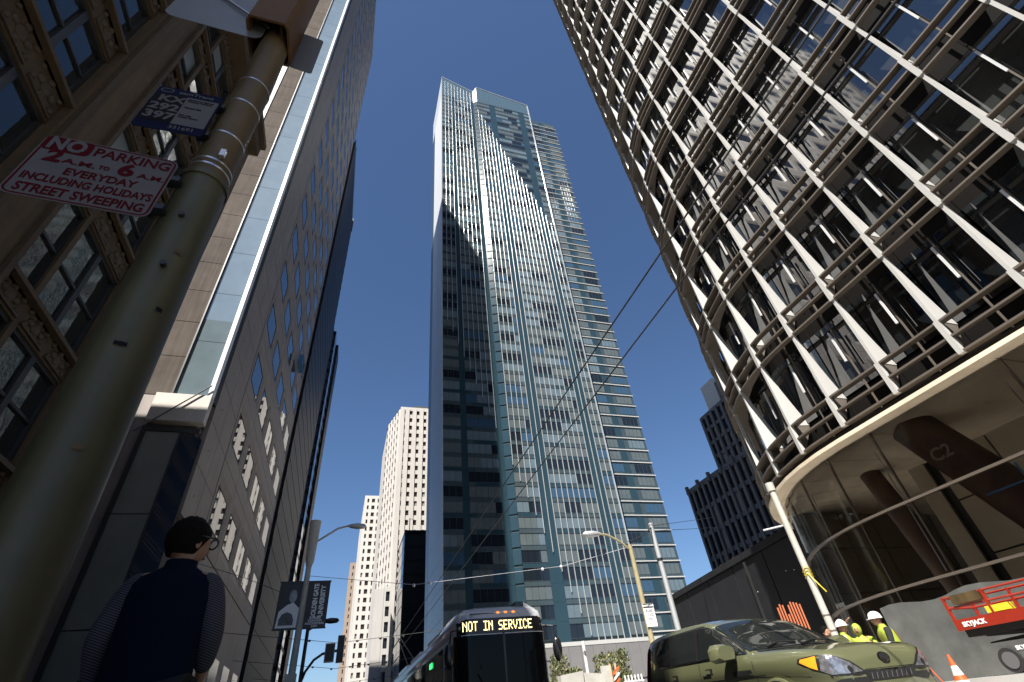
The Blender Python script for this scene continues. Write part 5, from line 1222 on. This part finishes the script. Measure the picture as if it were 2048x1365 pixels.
def person(label, pos, face, h=1.75, armR=None, armL=None, body_mat='skin', hair='hair', helmet=False, vest=None, vest_trim=None, sleeve=None, trousers='black_cloth', headturn=0.0, glasses=False, hs_=1.0, lean=0.0, build=1.0, hood=None, group=None):
    """face: heading angle (0 looks along +Y). arms: list of 3 local points shoulder>elbow>wrist (x right, y front, z up)"""
    t = thing('person', label, 'person', pos, group)
    k = h / 1.75; ca, sa = math.cos(face), math.sin(face)
    def G(x, y, z, piv=True):
        y2 = y + (lean * max(0, z - .95) if piv else 0)
        return (pos[0] + k * (x * ca + y2 * sa), pos[1] + k * (-x * sa + y2 * ca), pos[2] + k * z)
    B = build
    N = {'pel': (G(0, 0, .95), .155 * B, .12), 'wst': (G(0, 0, 1.12), .145 * B, .115), 'chs': (G(0, .01, 1.30), .175 * B, .125), 'col': (G(0, 0, 1.43), .11 * B, .085), 'nck': (G(0, .01, 1.50), .055, .055), 'hd0': (G(0, .03, 1.58), .066, .075), 'hd1': (G(0, .035, 1.66), .078, .095), 'hd2': (G(0, .02, 1.725), .055, .07)}
    E_ = [('pel', 'wst'), ('wst', 'chs'), ('chs', 'col'), ('col', 'nck'), ('nck', 'hd0'), ('hd0', 'hd1'), ('hd1', 'hd2')]
    for s, arm in ((1, armR), (-1, armL)):
        q = 'R' if s > 0 else 'L'
        arm = arm or [(.20, 0, 1.40), (.25, -.03, 1.13), (.25, .10, .90)]
        pts = [(a[0] * s, a[1], a[2]) for a in arm]
        N['sh' + q] = (G(*pts[0]), .062 * B, .062 * B); N['el' + q] = (G(*pts[1]), .044 * B, .044 * B); N['wr' + q] = (G(*pts[2]), .029, .029)
        d = (Vector(pts[2]) - Vector(pts[1])).normalized(); pm_ = Vector(pts[2]) + d * .08
        N['pa' + q] = (G(*pm_), .036, .020)
        E_ += [('col', 'sh' + q), ('sh' + q, 'el' + q), ('el' + q, 'wr' + q), ('wr' + q, 'pa' + q)]
        sd_ = Vector((0, 1, 0)) - d * d.y; sd_.normalize(); nr = d.cross(sd_)
        for j, (o_, ln) in enumerate(((-.030, .062), (-.010, .078), (.011, .073), (.030, .058))):
            b0 = pm_ + d * .02 + sd_ * o_; m1 = b0 + d * ln * .55 + nr * .008 * s; e1 = b0 + d * ln + nr * .026 * s
            N[f'f{j}a{q}'] = (G(*m1), .0095, .0095); N[f'f{j}b{q}'] = (G(*e1), .008, .008); N[f'f{j}0{q}'] = (G(*b0), .011, .011)
            E_ += [('pa' + q, f'f{j}0{q}'), (f'f{j}0{q}', f'f{j}a{q}'), (f'f{j}a{q}', f'f{j}b{q}')]
        th = Vector(pts[2]) + d * .035 + sd_ * .035; t2 = th + d * .045 + sd_ * .018
        N['t0' + q] = (G(*th), .012, .012); N['t1' + q] = (G(*t2), .0095, .0095); E_ += [('wr' + q, 't0' + q), ('t0' + q, 't1' + q)]
        N['hp' + q] = (G(.095 * s, 0, .88), .09, .09); N['kn' + q] = (G(.105 * s, .03, .50), .058, .058); N['an' + q] = (G(.11 * s, -.02, .09), .04, .04); N['to' + q] = (G(.125 * s, .14, .035), .038, .028)
        E_ += [('pel', 'hp' + q), ('hp' + q, 'kn' + q), ('kn' + q, 'an' + q), ('an' + q, 'to' + q)]
    skin_mesh('body', N, E_, body_mat, t, 2, 'pel')
    # face turned by headturn
    ha = face + headturn; hc, hs = math.cos(ha), math.sin(ha); hb = Vector(G(0, .03, 1.63))
    def Hd(x, y, z):
        x *= hs_; y *= hs_; z = z * hs_ + .03 * (hs_ - 1) * 4
        return (hb.x + k * (x * hc + y * hs), hb.y + k * (-x * hs + y * hc), hb.z + k * z)
    def blob(name, c, r, mat, n=12, m=8):
        mb = MB(); vs = []; fs = []
        for i in range(m + 1):
            ph = math.pi * i / m
            for j in range(n): a = 2 * math.pi * j / n; vs.append(Hd(c[0] + r[0] * math.sin(ph) * math.cos(a), c[1] + r[1] * math.sin(ph) * math.sin(a), c[2] + r[2] * math.cos(ph)))
        for i in range(m):
            for j in range(n): fs.append((i * n + j, (i + 1) * n + j, (i + 1) * n + (j + 1) % n, i * n + (j + 1) % n))
        return mb.add(vs, fs).build(name, mat, t, smooth='all')
    blob('head', (0, .01, .0), (.078, .10, .118), 'skin', 20, 14)
    blob('nose', (0, .108, -.02), (.013, .022, .022), 'skin'); blob('mouth', (0, .096, -.062), (.024, .01, .006), 'sign_dark_red')
    for s in (-1, 1):
        blob('ear', (s * .079, -.005, -.01), (.012, .022, .034), 'skin'); blob('eye', (s * .032, .098, .02), (.012, .008, .007), 'black_metal')
    if hair:
        mb = MB(); n, m = 28, 14; vs = []; fs = []; rnd = random.Random(4)
        for i in range(m + 1):
            ph = math.pi * .74 * i / m
            for j in range(n):
                a = 2 * math.pi * j / n; front_ = max(0, math.sin(a)); lim = 1 - .52 * front_ ** .7
                pp = ph * lim; rr = 1.0 + rnd.uniform(-.025, .03)
                vs.append(Hd(.093 * rr * math.sin(pp) * math.cos(a), -.008 + .115 * rr * math.sin(pp) * math.sin(a), .015 + .125 * rr * math.cos(pp)))
        for i in range(m):
            for j in range(n): fs.append((i * n + j, (i + 1) * n + j, (i + 1) * n + (j + 1) % n, i * n + (j + 1) % n))
        if not helmet: mb.add(vs, fs).build('hair', hair, t, smooth='all')
    if glasses:
        g = MB()
        for s in (-1, 1):
            g.path([Hd(s * .088, -.01, .022), Hd(s * .086, .09, .026), Hd(s * .07, .115, .02)], .005, 6)
            g.path([Hd(s * .038 + .034 * math.cos(a), .118, .012 + .026 * math.sin(a)) for a in [i * math.pi / 6 for i in range(13)]], .005, 5)
        g.build('glasses', 'black_metal', t)
    if helmet:
        hm = MB(); n, m = 24, 8; vs = []; fs = []
        for i in range(m + 1):
            ph = math.pi * .5 * i / m
            for j in range(n): a = 2 * math.pi * j / n; vs.append(Hd(.118 * math.sin(ph) * math.cos(a), .0 + .142 * math.sin(ph) * math.sin(a), .035 + .125 * math.cos(ph)))
        for i in range(m):
            for j in range(n): fs.append((i * n + j, (i + 1) * n + j, (i + 1) * n + (j + 1) % n, i * n + (j + 1) % n))
        hm.add(vs, fs)
        br_ = []
        for j in range(n): a = 2 * math.pi * j / n; br_.append(Hd((.128) * math.cos(a), (.152 + .055 * max(0, math.sin(a))) * math.sin(a), .022))
        hm.add(br_ + [Hd(.112 * math.cos(2 * math.pi * j / n), .136 * math.sin(2 * math.pi * j / n), .04) for j in range(n)], [(j, (j + 1) % n, n + (j + 1) % n, n + j) for j in range(n)] )
        hm.path([Hd(0, y, .035 + .132 * math.sqrt(max(0, 1 - (y / .142) ** 2))) for y in (-.13, -.09, -.03, .03, .09, .13)], .010, 6)
        hm.build('helmet', helmet, t, smooth='all')
    if hood:
        blob('hood', (0, -.012, .01), (.105, .118, .14), hood, 18, 12)
    # clothing over the torso
    if sleeve:
        for s, arm in ((1, armR), (-1, armL)):
            arm = arm or [(.20, 0, 1.40), (.25, -.03, 1.13), (.25, .10, .90)]
            pts = [Vector((a[0] * s, a[1], a[2])) for a in arm]
            SN = {'i': (G(pts[0].x * .55, pts[0].y, pts[0].z + .01), .075 * B, .075 * B), 'a': (G(*pts[0]), .070 * B, .070 * B), 'm': (G(*((pts[0] + pts[1]) / 2)), .058 * B, .058 * B), 'b': (G(*pts[1]), .053 * B, .053 * B), 'c': (G(*(pts[1] + (pts[2] - pts[1]) * .9)), .046, .046)}
            skin_mesh('sleeve', SN, [('i', 'a'), ('a', 'm'), ('m', 'b'), ('b', 'c')], sleeve, t, 2, 'i')
    if vest:
        def ringv(z, rx, ry, yo=0): return [G(rx * math.cos(a) * (1 if abs(math.cos(a)) < .9 else 1), yo + ry * math.sin(a) , z) for a in [2 * math.pi * j / 28 for j in range(28)]]
        lv = [(.86, .195, .150, 0), (.95, .192, .150, 0), (1.08, .188, .145, 0), (1.2, .200, .150, .005), (1.32, .214, .148, .008), (1.39, .212, .135, .005), (1.435, .180, .115, 0), (1.47, .115, .088, 0), (1.50, .078, .074, .005), (1.535, .074, .076, .008)]
        mb = MB(); vs = []; fs = []
        for z, a, b, yo in lv: vs += ringv(z, a * B, b * (.5 + .5 * B), yo)
        for i in range(len(lv) - 1):
            for j in range(28): fs.append((i * 28 + j, i * 28 + (j + 1) % 28, (i + 1) * 28 + (j + 1) % 28, (i + 1) * 28 + j))
        vo = mb.add(vs, fs).build('vest', vest, t, smooth='all')
        if vest_trim:
            for z, hh, m_ in ((1.0, .10, vest_trim), (1.03, .045, 'reflect_tape')):
                lv2 = [(z, lerp([(q[0], q[1]) for q in lv], z) + (.004 if m_ == vest_trim else .007), lerp([(q[0], q[2]) for q in lv], z) + (.004 if m_ == vest_trim else .007)), (z + hh, lerp([(q[0], q[1]) for q in lv], z + hh) + (.004 if m_ == vest_trim else .007), lerp([(q[0], q[2]) for q in lv], z + hh) + (.004 if m_ == vest_trim else .007))]
                mb = MB(); vs = []
                for zz, a, b in lv2: vs += ringv(zz, a * B, b * (.5 + .5 * B))
                mb.add(vs, [(j, (j + 1) % 28, 28 + (j + 1) % 28, 28 + j) for j in range(28)]).build('reflective_band', m_, vo, smooth='all')
            for s in (-1, 1):
                for m_, wd, o_ in ((vest_trim, .045, .010), ('reflect_tape', .02, .016)):
                    pts = [(s * .115, z, lerp([(q[0], q[2]) for q in lv], z)) for z in (1.05, 1.2, 1.32, 1.38)]
                    for yy in (1, -1):
                        mb = MB(); vs = []
                        for x, z, b in pts:
                            f = math.sqrt(max(.05, 1 - (x / .2 / B) ** 2)); vs += [G(x - wd / 2, yy * (b * f * (.5 + .5 * B) + o_), z), G(x + wd / 2, yy * (b * f * (.5 + .5 * B) + o_), z)]
                        mb.add(vs, [(i * 2, i * 2 + 1, i * 2 + 3, i * 2 + 2) for i in range(3)]).build('reflective_band', m_, vo, smooth='all')
    TN = {'p': (G(0, 0, .93), .17 * B, .135)}
    TE = []
    for s in (-1, 1):
        q = str(s); TN['h' + q] = (G(.1 * s, 0, .84), .105, .105); TN['k' + q] = (G(.108 * s, .03, .5), .082, .082); TN['a' + q] = (G(.112 * s, -.02, .1), .07, .07)
        TE += [('p', 'h' + q), ('h' + q, 'k' + q), ('k' + q, 'a' + q)]
        MB().prism([G(s * .112 + a, b, 0)[:2] for a, b in ((-.045, -.09), (.045, -.09), (.055, .08), (.035, .18), (-.035, .18), (-.05, .08))], pos[2], pos[2] + .085 * k).build('shoe', 'black_metal', t)
    skin_mesh('trousers', TN, TE, trousers, t, 2, 'p')
    return t
person('person seen from behind in navy vest, striped sleeves and glasses, lower left', (-.87, 3.22, .12), -.04, 1.545, sleeve='striped_cloth', vest='navy_cloth', headturn=.75, glasses=True, hs_=1.2, build=1.17, lean=.03,
    armR=[(.205, 0, 1.39), (.275, .0, 1.13), (.24, .16, .93)], armL=[(.205, 0, 1.39), (.285, -.02, 1.12), (.26, .12, .88)])
person('worker in a white hard hat and vest over a pale shirt, nearest the white pole', (10.42, 9.55, .12), 2.6, 1.60, helmet='helmet_white', vest='hi_vis', vest_trim='hi_vis_orange', sleeve='white_cloth', headturn=.6,
    armR=[(.20, 0, 1.40), (.30, .12, 1.2), (.2, .36, 1.25)], armL=[(.20, 0, 1.40), (.27, .1, 1.15), (.1, .34, 1.1)])
person('worker in a white hard hat with dark sleeves, back turned, by the grey hoarding', (11.25, 9.15, .12), -1.0, 1.67, helmet='helmet_white', vest='hi_vis', vest_trim='hi_vis_orange', sleeve='black_cloth', lean=.16, build=1.15,
    armR=[(.20, 0, 1.40), (.28, .05, 1.13), (.25, .25, .95)], armL=[(.20, 0, 1.40), (.27, .1, 1.15), (.2, .34, 1.05)])
person('worker in a yellow-green hooded jacket, one arm raised, between the hard hats', (11.2, 9.85, .12), -2.2, 1.56, hood='hi_vis', vest='hi_vis', sleeve='hi_vis', hair=None, lean=.1,
    armR=[(.20, 0, 1.40), (.34, .05, 1.62), (.15, .16, 1.80)], armL=[(.20, 0, 1.40), (.30, .22, 1.36), (.24, .38, 1.12)])
person('bare-headed man in dark clothes half hidden behind the car windscreen', (10.15, 9.75, .12), 3.3, 1.55, sleeve='black_cloth', vest='black_cloth', headturn=-.2)
